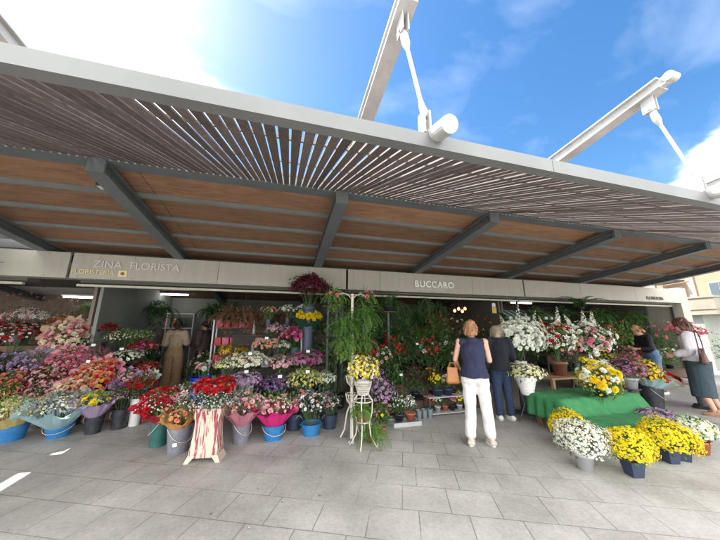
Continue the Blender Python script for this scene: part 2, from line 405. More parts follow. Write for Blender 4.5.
nz = N.new('ShaderNodeTexNoise'); nz.inputs['Scale'].default_value = 3.4; nz.inputs['Detail'].default_value = 12; nz.inputs['Roughness'].default_value = .56
nz.inputs['Distortion'].default_value = .05; Lk.new(mp.outputs[0], nz.inputs['Vector'])
# cumulus low on the right, bright veil on the left around the sun
right = mth('MULTIPLY', mth('SMOOTH_MAX', mth('SUBTRACT', dotd((.948, .245, .205)), .963), 0.0, .005), 22)
left = mth('MULTIPLY', mth('SMOOTH_MAX', mth('SUBTRACT', dotd((-.486, .583, .651)), .905), 0.0, .02), 4.2)
back = mth('MULTIPLY', mth('SMOOTH_MAX', mth('SUBTRACT', dotd((-.15, -.9, .40)), .05), 0.0, .05), 1.6)  # unseen cloud behind the camera, added as fill light under the canopy
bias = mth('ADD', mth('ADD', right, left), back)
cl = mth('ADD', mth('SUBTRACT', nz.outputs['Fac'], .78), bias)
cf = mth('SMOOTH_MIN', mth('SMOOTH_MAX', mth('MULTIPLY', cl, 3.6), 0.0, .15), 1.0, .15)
# thin high wisps
mp2 = N.new('ShaderNodeMapping'); mp2.inputs['Scale'].default_value = (1.5, 4, 5); mp2.inputs['Rotation'].default_value = (.5, .2, -.5)
Lk.new(tc.outputs['Generated'], mp2.inputs[0])
nz2 = N.new('ShaderNodeTexNoise'); nz2.inputs['Scale'].default_value = 1.7; nz2.inputs['Detail'].default_value = 8; nz2.inputs['Distortion'].default_value = .25
Lk.new(mp2.outputs[0], nz2.inputs['Vector'])
wisp = mth('MULTIPLY', mth('MAXIMUM', mth('SUBTRACT', nz2.outputs['Fac'], .48), 0.0), .2)
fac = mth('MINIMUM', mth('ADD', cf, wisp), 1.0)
# sky colour a little deeper than the raw model
hs = N.new('ShaderNodeHueSaturation'); hs.inputs['Saturation'].default_value = 1.28; hs.inputs['Value'].default_value = 1.2; Lk.new(sky.outputs[0], hs.inputs['Color'])
halo = mth('MULTIPLY', mth('POWER', mth('MAXIMUM', dotd((math.sin(SUN_AZ)*math.cos(SUN_EL), math.cos(SUN_AZ)*math.cos(SUN_EL), math.sin(SUN_EL))), 0.0), 18), 14)
cb = mth('ADD', halo, 26.0)
ccol = N.new('ShaderNodeCombineColor'); Lk.new(cb, ccol.inputs[0]); Lk.new(cb, ccol.inputs[1]); Lk.new(cb, ccol.inputs[2])
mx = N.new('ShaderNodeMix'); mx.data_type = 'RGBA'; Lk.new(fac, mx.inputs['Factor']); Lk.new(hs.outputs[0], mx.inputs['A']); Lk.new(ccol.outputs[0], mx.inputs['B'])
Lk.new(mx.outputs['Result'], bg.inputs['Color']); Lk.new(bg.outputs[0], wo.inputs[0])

sl = bpy.data.lights.new('sun', 'SUN'); sl.energy = 4.5; sl.angle = R(.53); sl.color = (1, .94, .85)
so = bpy.data.objects.new('sun', sl); COL.objects.link(so)
sd = Vector((math.sin(SUN_AZ)*math.cos(SUN_EL), math.cos(SUN_AZ)*math.cos(SUN_EL), math.sin(SUN_EL)))
so.rotation_euler = sd.to_track_quat('Z', 'Y').to_euler()
vs = scene.view_settings; vs.view_transform = 'Standard'; vs.look = 'None'; vs.gamma = 1; vs.use_curve_mapping = False; vs.exposure = 1.82
scene.cycles.max_bounces = 6; scene.cycles.diffuse_bounces = 4; scene.cycles.transparent_max_bounces = 6
try:
    scene.cycles.use_denoising = True
    scene.cycles.sample_clamp_indirect = 8
except Exception: pass

# ------------------------------------------------------------------ ground
def paving():
    m, nt, out = newmat('stone_paving'); N = nt.nodes; L = nt.links
    p = N.new('ShaderNodeBsdfPrincipled'); tc = N.new('ShaderNodeTexCoord')
    mp = N.new('ShaderNodeMapping'); mp.vector_type = 'POINT'; mp.inputs['Rotation'].default_value = (0,0,R(24.6)); mp.inputs['Location'].default_value = (.33,.255,0)
    L.new(tc.outputs['Object'], mp.inputs[0])
    wob = N.new('ShaderNodeTexNoise'); wob.inputs['Scale'].default_value = 2.2; L.new(tc.outputs['Object'], wob.inputs['Vector'])
    vm = N.new('ShaderNodeVectorMath'); vm.operation = 'MULTIPLY_ADD'; L.new(wob.outputs['Color'], vm.inputs[0]); vm.inputs[1].default_value = (.012,.012,0); L.new(mp.outputs[0], vm.inputs[2])
    b = N.new('ShaderNodeTexBrick'); L.new(vm.outputs[0], b.inputs['Vector'])
    b.inputs['Scale'].default_value = 1; b.inputs['Brick Width'].default_value = .41; b.inputs['Row Height'].default_value = .375
    b.inputs['Mortar Size'].default_value = .0046; b.inputs['Mortar Smooth'].default_value = .2; b.offset = .34; b.offset_frequency = 2; b.squash = 1
    b.inputs['Color1'].default_value = (.43,.42,.40,1); b.inputs['Color2'].default_value = (.365,.355,.34,1); b.inputs['Mortar'].default_value = (.13,.125,.115,1); b.inputs['Bias'].default_value = -.1
    n1 = N.new('ShaderNodeTexNoise'); n1.inputs['Scale'].default_value = 1.1; n1.inputs['Detail'].default_value = 8; n1.inputs['Roughness'].default_value = .65; L.new(tc.outputs['Object'], n1.inputs['Vector'])
    r1 = N.new('ShaderNodeValToRGB'); r1.color_ramp.elements[0].position = .32; r1.color_ramp.elements[0].color = (.66,.65,.63,1); r1.color_ramp.elements[1].position = .68; r1.color_ramp.elements[1].color = (1.18,1.17,1.15,1); L.new(n1.outputs['Fac'], r1.inputs['Fac'])
    n2 = N.new('ShaderNodeTexNoise'); n2.inputs['Scale'].default_value = 30; n2.inputs['Detail'].default_value = 10; n2.inputs['Roughness'].default_value = .75; L.new(tc.outputs['Object'], n2.inputs['Vector'])
    r2 = N.new('ShaderNodeValToRGB'); r2.color_ramp.elements[0].position = .3; r2.color_ramp.elements[0].color = (.78,.78,.78,1); r2.color_ramp.elements[1].position = .7; r2.color_ramp.elements[1].color = (1.15,1.15,1.15,1); L.new(n2.outputs['Fac'], r2.inputs['Fac'])
    # gum and dirt specks
    v = N.new('ShaderNodeTexVoronoi'); v.inputs['Scale'].default_value = 3.2; L.new(tc.outputs['Object'], v.inputs['Vector'])
    rv = N.new('ShaderNodeValToRGB'); rv.color_ramp.elements[0].position = .035; rv.color_ramp.elements[0].color = (.5,.48,.46,1); rv.color_ramp.elements[1].position = .06; rv.color_ramp.elements[1].color = (1,1,1,1); L.new(v.outputs['Distance'], rv.inputs['Fac'])
    # joints filled with grit in places
    n3 = N.new('ShaderNodeTexNoise'); n3.inputs['Scale'].default_value = .9; n3.inputs['Detail'].default_value = 4; mpj = N.new('ShaderNodeMapping'); mpj.inputs['Location'].default_value = (3.1,1.7,0); L.new(tc.outputs['Object'], mpj.inputs[0]); L.new(mpj.outputs[0], n3.inputs['Vector'])
    r3 = N.new('ShaderNodeValToRGB'); r3.color_ramp.elements[0].position = .52; r3.color_ramp.elements[0].color = (.25,.25,.25,1); r3.color_ramp.elements[1].position = .64; r3.color_ramp.elements[1].color = (.85,.85,.85,1); L.new(n3.outputs['Fac'], r3.inputs['Fac'])
    sx_ = N.new('ShaderNodeSeparateXYZ'); L.new(tc.outputs['Object'], sx_.inputs[0])
    gx = N.new('ShaderNodeMapRange'); gx.inputs['From Min'].default_value = 1.8; gx.inputs['From Max'].default_value = 3.2; gx.inputs['To Max'].default_value = .55; L.new(sx_.outputs[0], gx.inputs['Value'])
    mj = N.new('ShaderNodeMath'); mj.operation = 'MAXIMUM'; L.new(r3.outputs[0], mj.inputs[0]); L.new(gx.outputs[0], mj.inputs[1])
    fm = N.new('ShaderNodeMix'); fm.data_type = 'RGBA'; L.new(mj.outputs[0], fm.inputs['Factor']); L.new(b.outputs['Color'], fm.inputs['A']); fm.inputs['B'].default_value = (.39,.38,.362,1)
    x = fm.outputs['Result']
    for r in (r1, r2, rv):
        q = N.new('ShaderNodeMix'); q.data_type = 'RGBA'; q.blend_type = 'MULTIPLY'; q.inputs['Factor'].default_value = 1; L.new(x, q.inputs['A']); L.new(r.outputs[0], q.inputs['B']); x = q.outputs['Result']
    L.new(x, p.inputs['Base Color'])
    rr = N.new('ShaderNodeMapRange'); rr.inputs['To Min'].default_value = .42; rr.inputs['To Max'].default_value = .75; L.new(n1.outputs['Fac'], rr.inputs['Value']); L.new(rr.outputs[0], p.inputs['Roughness'])
    bm = N.new('ShaderNodeBump'); bm.inputs['Strength'].default_value = .35; bm.inputs['Distance'].default_value = .006
    add = N.new('ShaderNodeMath'); add.operation = 'MULTIPLY_ADD'; L.new(n2.outputs['Fac'], add.inputs[0]); add.inputs[1].default_value = .6; L.new(b.outputs['Fac'], add.inputs[2])
    inv = N.new('ShaderNodeMath'); inv.operation = 'SUBTRACT'; L.new(n2.outputs['Fac'], inv.inputs[0]); L.new(b.outputs['Fac'], inv.inputs[1]); L.new(inv.outputs[0], bm.inputs['Height'])
    L.new(bm.outputs[0], p.inputs['Normal']); L.new(p.outputs[0], out.inputs[0]); return m
mb = MB(); box(mb, -150, 150, -150, 150, -.3, 0); setp(mb.build('ground', paving()), kind='structure')

# ------------------------------------------------------------------ canopy
CZ = lambda y: 3.05 + .11*(5.8-y)               # underside of the ceiling boards
SZ = lambda y: 2.52 + .385*(y-1.2)              # underside of the slat screen
XL, XR = -4.17, 11.55
grey_beam = surf('blue_grey_paint', (.12,.135,.14), (.10,.11,.115), .5, 3)
lt_beam = surf('light_grey_paint', (.125,.13,.128), (.10,.104,.103), .45, 2, bump=.05)
wht = surf('white_paint', (.42,.42,.41), (.30,.295,.28), .45, 5)
purl = surf('galvanised_purlin', (.17,.185,.185), (.14,.15,.15), .85, 4)
def ply():
    m, nt, out = newmat('warm_plywood'); N = nt.nodes; L = nt.links
    p = N.new('ShaderNodeBsdfPrincipled'); p.inputs['Roughness'].default_value = .8; p.inputs['Specular IOR Level'].default_value = .25; tc = N.new('ShaderNodeTexCoord'); g = N.new('ShaderNodeNewGeometry')
    mp = N.new('ShaderNodeMapping'); mp.inputs['Scale'].default_value = (1.2,7,1); L.new(tc.outputs['Object'], mp.inputs[0])
    n = N.new('ShaderNodeTexNoise'); n.inputs['Scale'].default_value = 2.0; n.inputs['Detail'].default_value = 9; n.inputs['Distortion'].default_value = 1.2; L.new(mp.outputs[0], n.inputs['Vector'])
    r = N.new('ShaderNodeValToRGB'); r.color_ramp.elements[0].position = .3; r.color_ramp.elements[0].color = (.19,.108,.064,1); r.color_ramp.elements[1].position = .7; r.color_ramp.elements[1].color = (.30,.175,.105,1); L.new(n.outputs['Fac'], r.inputs['Fac'])
    mr = N.new('ShaderNodeMapRange'); mr.inputs['To Min'].default_value = .72; mr.inputs['To Max'].default_value = 1.15; L.new(g.outputs['Random Per Island'], mr.inputs['Value'])
    h = N.new('ShaderNodeHueSaturation'); L.new(mr.outputs[0], h.inputs['Value']); L.new(r.outputs[0], h.inputs['Color']); L.new(h.outputs[0], p.inputs['Base Color']); L.new(p.outputs[0], out.inputs[0]); return m
def slatm():
    m, nt, out = newmat('stained_slats'); N = nt.nodes; L = nt.links
    p = N.new('ShaderNodeBsdfPrincipled'); p.inputs['Roughness'].default_value = .55; g = N.new('ShaderNodeNewGeometry'); tc = N.new('ShaderNodeTexCoord')
    mp = N.new('ShaderNodeMapping'); mp.inputs['Scale'].default_value = (30,2.5,30); L.new(tc.outputs['Object'], mp.inputs[0])
    n = N.new('ShaderNodeTexNoise'); n.inputs['Scale'].default_value = 1.5; n.inputs['Detail'].default_value = 6; L.new(mp.outputs[0], n.inputs['Vector'])
    r = N.new('ShaderNodeValToRGB'); r.color_ramp.elements[0].position = .3; r.color_ramp.elements[0].color = (.085,.065,.062,1); r.color_ramp.elements[1].position = .75; r.color_ramp.elements[1].color = (.15,.125,.12,1); L.new(n.outputs['Fac'], r.inputs['Fac'])
    mr = N.new('ShaderNodeMapRange'); mr.inputs['To Min'].default_value = .7; mr.inputs['To Max'].default_value = 1.3; L.new(g.outputs['Random Per Island'], mr.inputs['Value'])
    h = N.new('ShaderNodeHueSaturation'); L.new(mr.outputs[0], h.inputs['Value']); L.new(r.outputs[0], h.inputs['Color']); L.new(h.outputs[0], p.inputs['Base Color']); L.new(p.outputs[0], out.inputs[0]); return m
plym, slm = ply(), slatm()
def canopy(x0, x1, beams, label, arms, ceil=None, deck=True):
    root = thing('canopy_roof', label, 'canopy', ((x0+x1)/2, 4, 0)); ox, oy = root.location.x, root.location.y
    def bb(mb, a, b, y0, y1, zf0, zf1, m=0):     # a bar running along y that follows a slope
        prism(mb, [(a-ox,y0-oy,zf0(y0)),(b-ox,y0-oy,zf0(y0)),(b-ox,y1-oy,zf0(y1)),(a-ox,y1-oy,zf0(y1)),(a-ox,y0-oy,zf1(y0)),(b-ox,y0-oy,zf1(y0)),(b-ox,y1-oy,zf1(y1)),(a-ox,y1-oy,zf1(y1))], m)
    mb = MB(); ys = [3.38, 3.9, 4.51, 5.12, 5.73, 6.34, 7.2, 8.1, 9.0, 10.8]
    for i in range(len(ys)-1):
        x = x0 + (i % 2)*.0
        while x < x1-.05:
            e = min(x1, x + 2.44 - .0); bb(mb, x+.004, e-.004, ys[i]+.003, ys[i+1]-.003, CZ, lambda y: CZ(y)+.018); x = e
    mb.build('ceiling_boards', ceil or plym, root)
    if deck:
        mb = MB(); bb(mb, x0-.002, x1+.002, 3.3, 10.85, lambda y: CZ(y)+.03, lambda y: CZ(y)+.10); mb.build('roof_deck', steel, root)
    for y in ys[1:7]:
        mb = MB(); bb(mb, x0, x1, y-.025, y+.025, lambda q: CZ(q)-.05, lambda q: CZ(q)-.003); mb.build('purlin', purl, root)
    mb = MB(); bb(mb, x0, x1, 3.20, 3.38, lambda q: CZ(3.3)-.05, lambda q: CZ(3.3)+.12); mb.build('ridge_beam', grey_beam, root)
    for bx in beams:
        mb = MB()
        bb(mb, bx-.085, bx+.085, 3.22, 10.7, lambda q: CZ(q)-.21, lambda q: CZ(q)-.195); bb(mb, bx-.02, bx+.02, 3.22, 10.7, lambda q: CZ(q)-.195, lambda q: CZ(q)-.076); bb(mb, bx-.085, bx+.085, 3.22, 10.7, lambda q: CZ(q)-.076, lambda q: CZ(q)-.058)
        for bz in (.1,.16):
            for by in (3.3,3.42): tube(mb, [(bx-.034-ox,by-oy,CZ(by)-bz),(bx+.034-ox,by-oy,CZ(by)-bz)], .014, 6)
        bb(mb, bx-.08, bx+.08, 3.19, 3.215, lambda q: CZ(q)-.215, lambda q: CZ(q)-.02)
        mb.build('rafter', grey_beam, root)
    # slat screen
    mb = MB(); x = x0
    while x < x1:
        wv = .0575 + rnd.uniform(-.0012,.0012); dz = rnd.uniform(-.003,.003)
        bb(mb, x, x+wv, 1.24, 3.25, lambda q: SZ(q)+dz, lambda q: SZ(q)+.012+dz); x += wv + rnd.choice((.011,.014,.015,.018))
    mb.build('slat_screen', slm, root)
    for y in (1.55, 2.15, 2.75):
        mb = MB(); bb(mb, x0, x1, y-.012, y+.012, lambda q: SZ(q)+.018, lambda q: SZ(q)+.04); mb.build('slat_batten', slm, root)
    # front edge beam
    mb = MB(); q = x0
    while q < x1:
        e = min(x1, q+2.9); box(mb, q-ox+.002, e-ox-.002, 1.17-oy, 1.19-oy, 2.50, 2.59); box(mb, q-ox+.002, e-ox-.002, 1.19-oy, 1.27-oy, 2.575, 2.59); box(mb, q-ox+.002, e-ox-.002, 1.19-oy, 1.235-oy, 2.50, 2.512); q = e
    mb.build('front_edge_beam', lt_beam, root)
    mb = MB(); x = x0+.3
    while x < x1-.3:
        l = rnd.uniform(.1,.35); bb(mb, x, x+l, 1.2, 1.24, lambda q: 2.601, lambda q: 2.601+rnd.uniform(.004,.01)); x += l + rnd.uniform(.3,1.2)
    mb.build('flashing', steel, root)
    for bx, dx in arms:
        mb = MB(); z0 = lambda q: CZ(q)-.05-.03*(3.3-q)*0
        tip = 1.06
        lo = lambda q: CZ(q)-.04 + (3.3-q)*.012; hi = lambda q: CZ(q)+.11 - (3.3-q)*.012
        bb(mb, bx-.062, bx+.062, tip+.1, 3.2, lo, lambda q: lo(q)+.012); bb(mb, bx-.062, bx+.062, tip+.1, 3.2, lambda q: hi(q)-.012, hi); bb(mb, bx-.03, bx+.03, tip+.04, 3.2, lambda q: lo(q)+.012, lambda q: hi(q)-.012)
        # rounded nose
        ym = tip+.04; zc = (lo(ym)+hi(ym))/2; rr = (hi(ym)-lo(ym))/2-.01
        tube(mb, [(bx-.045-ox, ym-oy, zc), (bx+.045-ox, ym-oy, zc)], rr, 20)
        mb.build('cantilever_arm', wht, root)
        mb = MB(); top = Vector((bx-ox, 1.27-oy, CZ(1.27)-.03)); bot = Vector((bx+dx-ox, 1.2-oy, 2.72))
        for s in (-.02,.02): box(mb, top.x+s-.005, top.x+s+.005, top.y-.045, top.y+.045, top.z-.12, top.z+.04)
        a = top + Vector((0,0,-.09)); dd = bot-a
        tube(mb, [a, a+dd*.06, a+dd*.16, a+dd*.24, a+dd*.8, a+dd*.9, bot+Vector((0,0,.03)), bot], [.016,.027,.027,.0125,.0125,.02,.024,.016], 14)
        tube(mb, [(top.x-.035,top.y,top.z-.09),(top.x+.035,top.y,top.z-.09)], .014, 8)
        mb.build('tie_rod', wht, root)
        mb = MB()
        for s in (-.018,.018): box(mb, bot.x+s-.005, bot.x+s+.005, bot.y-.03, bot.y+.04, 2.603, bot.z+.03)
        tube(mb, [(bot.x+.06, 1.165-oy, 2.605),(bot.x+.06, 1.12-oy, 2.60)], .001, 4)
        # folded end plate lying over the beam beside the rod
        pr = [(.0,0),(.05,.012),(.085,.05),(.085,.085),(.05,.10),(.0,.095)]
        V = [(bot.x+.07-q*.2, 1.13-oy-q*.0, 0) for q, _ in pr]
        tube(mb, [(bot.x+.05, 1.04-oy, 2.555), (bot.x+.05, 1.30-oy, 2.635)], .05, 18)
        mb.build('rod_bracket', wht, root)
    return root
canopy(XL, XR, [-4.08, -2.0, .65, 3.05, 5.72, 8.35, 10.9], 'slatted wooden canopy with plywood ceiling and cantilever arms over the flower stalls', [(-2.0,.05),(.65,.08),(3.05,.2),(5.75,.2),(8.4,.2)])
sky_sheet = petal('white_sky_sheet', (.75,.76,.76), (.70,.71,.71), .12)  # translucent sheet made up to glow white where open sky belongs
canopy(-16, -4.39, [-7.0, -9.6, -12.2], 'neighbouring canopy with a translucent ceiling added in place of white sky at far left', [(-7.0,.05)], sky_sheet, False)

# lamp fixture on rafter
t = thing('flood_light', 'small square flood light on the ceiling beside the left rafter', 'light fixture', (-2.12, 3.62, CZ(3.62)-.11))
mb = MB(); box(mb, -.08,.05,-.05,.05,-.03,.03); mb.build('housing', steel, t); mb = MB(); box(mb, -.07,.04,-.04,.04,-.036,-.031); mb.build('lens', whiteP, t)

# ------------------------------------------------------------------ stalls
fas = surf('cream_metal_panel', (.38,.37,.315), (.34,.33,.28), .5, 3.0, bump=.04, bscale=40)
for n_ in list(fas.node_tree.nodes):
    if n_.type == 'TEX_NOISE' and abs(n_.inputs['Scale'].default_value-3) < .01:
        mpf = fas.node_tree.nodes.new('ShaderNodeMapping'); mpf.inputs['Scale'].default_value = (3.5,3.5,.35)
        lk = n_.inputs['Vector'].links[0]; fr = lk.from_socket; fas.node_tree.links.new(fr, mpf.inputs[0]); fas.node_tree.links.new(mpf.outputs[0], n_.inputs['Vector'])
inner = surf('dark_interior', (.13,.13,.115), (.10,.10,.09), .8, 2)
backw = surf('grey_green_wall', (.24,.26,.235), (.18,.20,.18), .8, 1.5)
brownw = surf('brown_wall', (.22,.18,.14), (.16,.13,.10), .8, 2)
white_em = glow('lit_tube', (1,.97,.9), 7); letter = surf('white_lettering', (.92,.92,.90), (.88,.88,.86), .4)
letter2 = surf('faded_lettering', (.62,.62,.56), (.56,.56,.5), .5); letter3 = surf('yellow_lettering', (.78,.66,.38), (.72,.6,.33), .5); letter4 = surf('dark_lettering', (.09,.08,.06), (.07,.06,.05), .5)
FB, FT = 2.39, 2.845
def stall(x0, x1, label, wallm, joints, post=True, cut=None):
    root = thing('market_stall', label, 'stall', ((x0+x1)/2, 5.8, 0)); ox = root.location.x
    B = lambda mb, a, b, c, d, e, f: box(mb, a-ox, b-ox, c-5.8, d-5.8, e, f)
    for a, b in zip([x0]+joints, joints+[x1]):
        mb = MB(); B(mb, a+.004, b-.004, 5.8, 5.84, FB, FT); B(mb, a+.004, b-.004, 5.84, 6.0, FB, FB+.02); B(mb, a+.004, b-.004, 5.84, 5.9, FT-.02, FT); mb.build('fascia_panel', fas, root)
    cx_ = cut or x1
    mb = MB(); B(mb, x0, cx_, 6.0, 6.5, 2.66, 2.70); B(mb, x0, x1, 6.502, 10.3, 2.66, 2.70); mb.build('inner_ceiling', inner, root)
    q = x0+.12; mb = MB(); tube(mb, [(0,-.005,0),(0,.001,0)], .007, 6); sc_ = mb.build('screw', steel, root); first = True
    while q < x1-.05:
        for z in (FB+.03, FT-.03):
            o_ = sc_ if first else sc_.copy()
            if not first: COL.objects.link(o_); o_.parent = root
            o_.location = (q-ox, 0, z); first = False
        q += .8
    mb = MB(); B(mb, x0, x1, 10.3, 10.4, 0, 2.7); mb.build('back_wall', wallm, root)
    for a in (x0+.001, x1-.061):
        mb = MB(); B(mb, a, a+.06, 6.7, 10.3, 0, 2.655); mb.build('side_wall', wallm, root)
    mb = MB(); B(mb, x0, cx_, 6.02, 6.08, 2.28, 2.32); mb.build('shutter_rail', surf('pale_rail',(.5,.48,.4),(.4,.38,.3),.5), root)
    mb = MB(); B(mb, x0, cx_, 6.1, 6.35, 2.36, 2.6); mb.build('shutter_box', inner, root)
    for a in ((x1-.03,) if post else ()):
        py_ = 7.6 if x0 < -9 else 6.02
        mb = MB(); B(mb, a-.022, a+.022, py_, py_+.05, 0, FB-.1); mb.build('post', steel, root)
    return root
s1 = stall(-10.5, -3.68, 'darker glazed stall with brown dried flowers at far left', brownw, [-7.2], cut=-4.4)
s2 = stall(-3.64, 1.30, 'left flower stall with the faded white sign where a couple stands', backw, [-1.3])
s3 = stall(1.34, 6.22, 'middle flower stall under the white BUCCARO sign', inner, [2.1, 4.6])
s4 = stall(6.26, 12.7, 'right flower stall with small dark lettering on its fascia', inner, [8.3, 10.6])
text_mesh('BUCCARO', .212, letter, s3, (2.97-3.78, -.014, 2.52), rz=0, space=1.10, bold=.002)
text_mesh('ZINA', .185, letter2, s2, (-3.33+1.17, -.008, 2.60), ext=.006); text_mesh('FLORISTA', .185, letter2, s2, (-2.78+1.17, -.008, 2.60), ext=.006)
text_mesh('FLORISTERIA', .11, letter3, s2, (-3.62+1.17, -.008, 2.475), space=1.0, ext=.006)
mb = MB(); box(mb, -2.93+1.17, -2.80+1.17, -.012, -.001, 2.45, 2.56); mb.build('logo_plate', letter3, s2)
mb = MB(); lathe(mb, [(.001,0),(.03,0),(.03,.004),(.001,.004)], 14); o = mb.build('logo_flower', surf('brown_logo',(.25,.13,.04)), s2); o.location = (-2.865+1.17, -.0165+.004, 2.505); o.rotation_euler = (R(90),0,0)
text_mesh('FLORISTERIA', .14, letter4, s4, (11.05-9.48, -.008, 2.46), ext=.006)
# end pier and side kiosk right
mb = MB(); box(mb, 12.703, 13.1, 5.8, 10.4, 0, 2.9); setp(mb.build('end_pier', fas), 'cream pier at the right end of the stalls', 'pier')
# fluorescent tubes
def tubelight(label, x, y, z, L, rz=0):
    t = thing('tube_light', label, 'lamp', (x,y,z), 'ceiling tube lights', rz); mb = MB(); box(mb, -L/2, L/2, -.05,.05,.03,.07); mb.build('fitting', whiteP, t)
    mb = MB(); tube(mb, [(-L/2+.02,0,.01),(L/2-.02,0,.01)], .018, 10); mb.build('lamp_tube', white_em, t)
tubelight('lit tube lamp in the far left stall above the dried flowers', -6.1, 6.9, 2.33, 1.1)
tubelight('short lit lamp nearest the post behind the orange flowers', -4.9, 8.4, 2.3, .8)
tubelight('lit tube lamp deep inside the left stall above the shelves', -3.3, 9.4, 2.55, .9)
tubelight('lit tube lamp inside the middle stall left of the woman', 3.0, 7.6, 2.55, 1.2)
tubelight('lit tube lamp deep in the right stall', 8.6, 8.2, 2.5, 1.0)

# ------------------------------------------------------------------ far right: kiosk and flats
def flats():
    x0, y0 = 30, 6; root = thing('apartment_building', 'orange and cream apartment building with balconies beyond the right end of the canopy', 'building', (x0, y0, 0), rz=R(-22))
    orange_w = surf('ochre_render', (.27,.18,.12), (.23,.15,.10), .85, .6); cream_w = surf('cream_render', (.27,.25,.21), (.22,.20,.17), .85, .6)
    mb = MB(); box(mb, 0, 14, -12, 22, 0, 8.6); mb.build('wall', orange_w, root)
    glassm = surf('dark_glass', (.05,.07,.09), (.07,.09,.11), .15)
    for i, y in enumerate(np.arange(-10, 21, 3.4)):
        mb = MB(); box(mb, -.12, -.003, y-1.75, y-1.2, 0, 8.58); mb.build('pilaster', cream_w, root)
        for k, z in enumerate((3.6, 6.2)):
            mb = MB(); box(mb, -.08, -.003, y-.75, y+.75, z, z+1.7); w_ = mb.build('window', cream_w, root)
            mb = MB(); box(mb, -.10, -.082, y-.62, y-.03, z+.12, z+1.58); box(mb, -.10, -.082, y+.03, y+.62, z+.12, z+1.58); mb.build('pane', glassm, w_)
            if i % 2 == 0:
                mb = MB(); box(mb, -1.0, -.125, y-1.1, y+1.1, z-.55, z-.42); 
                for q in np.linspace(-1.05, 1.05, 16): box(mb, -.99, -.96, y+q-.012, y+q+.012, z-.42, z+.5)
                box(mb, -1.0, -.95, y-1.08, y+1.08, z+.5, z+.55); mb.build('balcony', steel, root)
    mb = MB(); box(mb, -.5, 14.3, -12.4, 22.4, 8.603, 9.0); mb.build('cornice', cream_w, root)
    mb = MB(); box(mb, -.3, -.004, -12, 22, 2.9, 3.2); mb.build('string_course', cream_w, root)
flats()
t = thing('kiosk', 'low cream kiosk with a banded fascia beyond the right end pier', 'kiosk', (16, 6.8, 0))
mb = MB(); box(mb, 0, 8, 0, 4, 0, 2.1); mb.build('wall', backw, t); mb = MB(); box(mb, -.2, 8.2, -.5, 4.2, 2.102, 2.75); box(mb, -.24, 8.24, -.54, 4.24, 2.752, 2.82); box(mb, -.23,8.23,-.53,4.23,2.3,2.33); mb.build('fascia', surf('stone_band',(.24,.22,.17),(.19,.175,.14),.8,2), t)

# ------------------------------------------------------------------ display stands
def stand(label, x0, x1, steps, mat=wood, right=None):
    """stepped wooden stand: steps = [(y0, y1, z)]"""
    cx = (x0+x1)/2; root = thing('display_stand', label, 'stand', (cx, steps[0][0], 0)); oy = steps[0][0]
    for k, (y0, y1, z) in enumerate(steps):
        if right: x1 = right[k]
        mb = MB(); box(mb, x0-cx, x1-cx, y0-oy, y1-oy-.004, z-.022, z); box(mb, x0-cx, x1-cx, y0-oy, y0-oy+.02, max(.02,z-.2), z-.024); mb.build('shelf', mat, root)
        for lx in (x0-cx+.03, x1-cx-.03):
            mb = MB(); box(mb, lx-.02, lx+.02, y0-oy+.024, y0-oy+.06, 0, z-.025); mb.build('leg', mat, root)
    return root
stand('stepped pale wooden stand carrying the wrapped bouquets at the far left', -5.7, -2.25, [(5.95,6.18,.22),(6.2,6.6,.5),(6.62,7.1,.9),(7.14,7.8,1.2)], surf('brown_wood',(.16,.09,.05),(.11,.06,.035),.7,6,bump=.3), right=(-2.28,-2.45,-2.75,-3.6))
stand('stepped dark stand carrying the cut flower bunches left of the white fern post', -.95, .92, [(5.1,5.48,.42),(5.5,5.95,.82),(5.97,6.5,1.42)], surf('black_brown_wood',(.035,.025,.018),(.02,.015,.012),.8,6))
stand('dark tiered stand carrying the leafy plants below the BUCCARO sign', 1.5, 3.9, [(4.95,5.35,.22),(5.37,5.85,.6),(5.87,6.4,1.05),(6.42,7.0,1.5)], dwood)
stand('long low dark stand deep in the right stall below the hanging plants', 7.2, 12.0, [(5.6,6.2,.35),(6.22,6.9,.8),(6.92,7.5,1.25)], dwood)

def step_z(y, side):
    S = dict(L=[(5.95,.22),(6.2,.5),(6.62,.9),(7.14,1.2)], C=[(5.1,.42),(5.5,.82),(5.97,1.42)], G=[])[side]
    z = 0
    for yy, zz in S:
        if y >= yy: z = zz
    return z
# one row per bouquet: side, label, x, y, z, R, wrap, tilt x, blossoms, leaf, bucket material, bucket label
def row(side, label, x, y, z, Rr, wrap, tx, blooms, leaf='leaf', bm=None, bl=None, group=None, L=None, squash=.55, nleaf=90, lsize=.07, ty=0, sprig=0, br=None):
    sz = step_z(y, side)
    if wrap and x < -1.9 and y > 5.6: tx += .42; squash = .36; Rr *= .86
    L = L or min(Rr*.85+.12, max(.12, z-sz-.06))
    if x < -1.9: blooms = [(b[0], b[1], int(b[2]*1.35), (b[3] if len(b) > 3 else SIZES[b[0]])*.8) for b in blooms]
    root, base = bouquet(label, x, y, z, Rr, blooms, wrap, leaf, L, (tx, ty), squash, nleaf, group or ('wrapped bouquets' if wrap else 'bunches of cut flowers'), lsize=lsize, sprig=sprig)
    bz = sz; r_ = br or min(.135, max(.07, Rr*.42)); top = max(base[2]+.10, bz+.12); h = top-bz
    if bm is None: bm = blackP
    if h > .5: bz2 = top-.36
    # tall low-lying bouquets stand in a pail that reaches down to the shelf
    bucket(bl or ' '.join(('pail under the ' + label).split()[:16]), float(base[0]), float(base[1]), bz, r_, h, bm, handle=(bl is not None), group='flower buckets')
    return root
d = dict
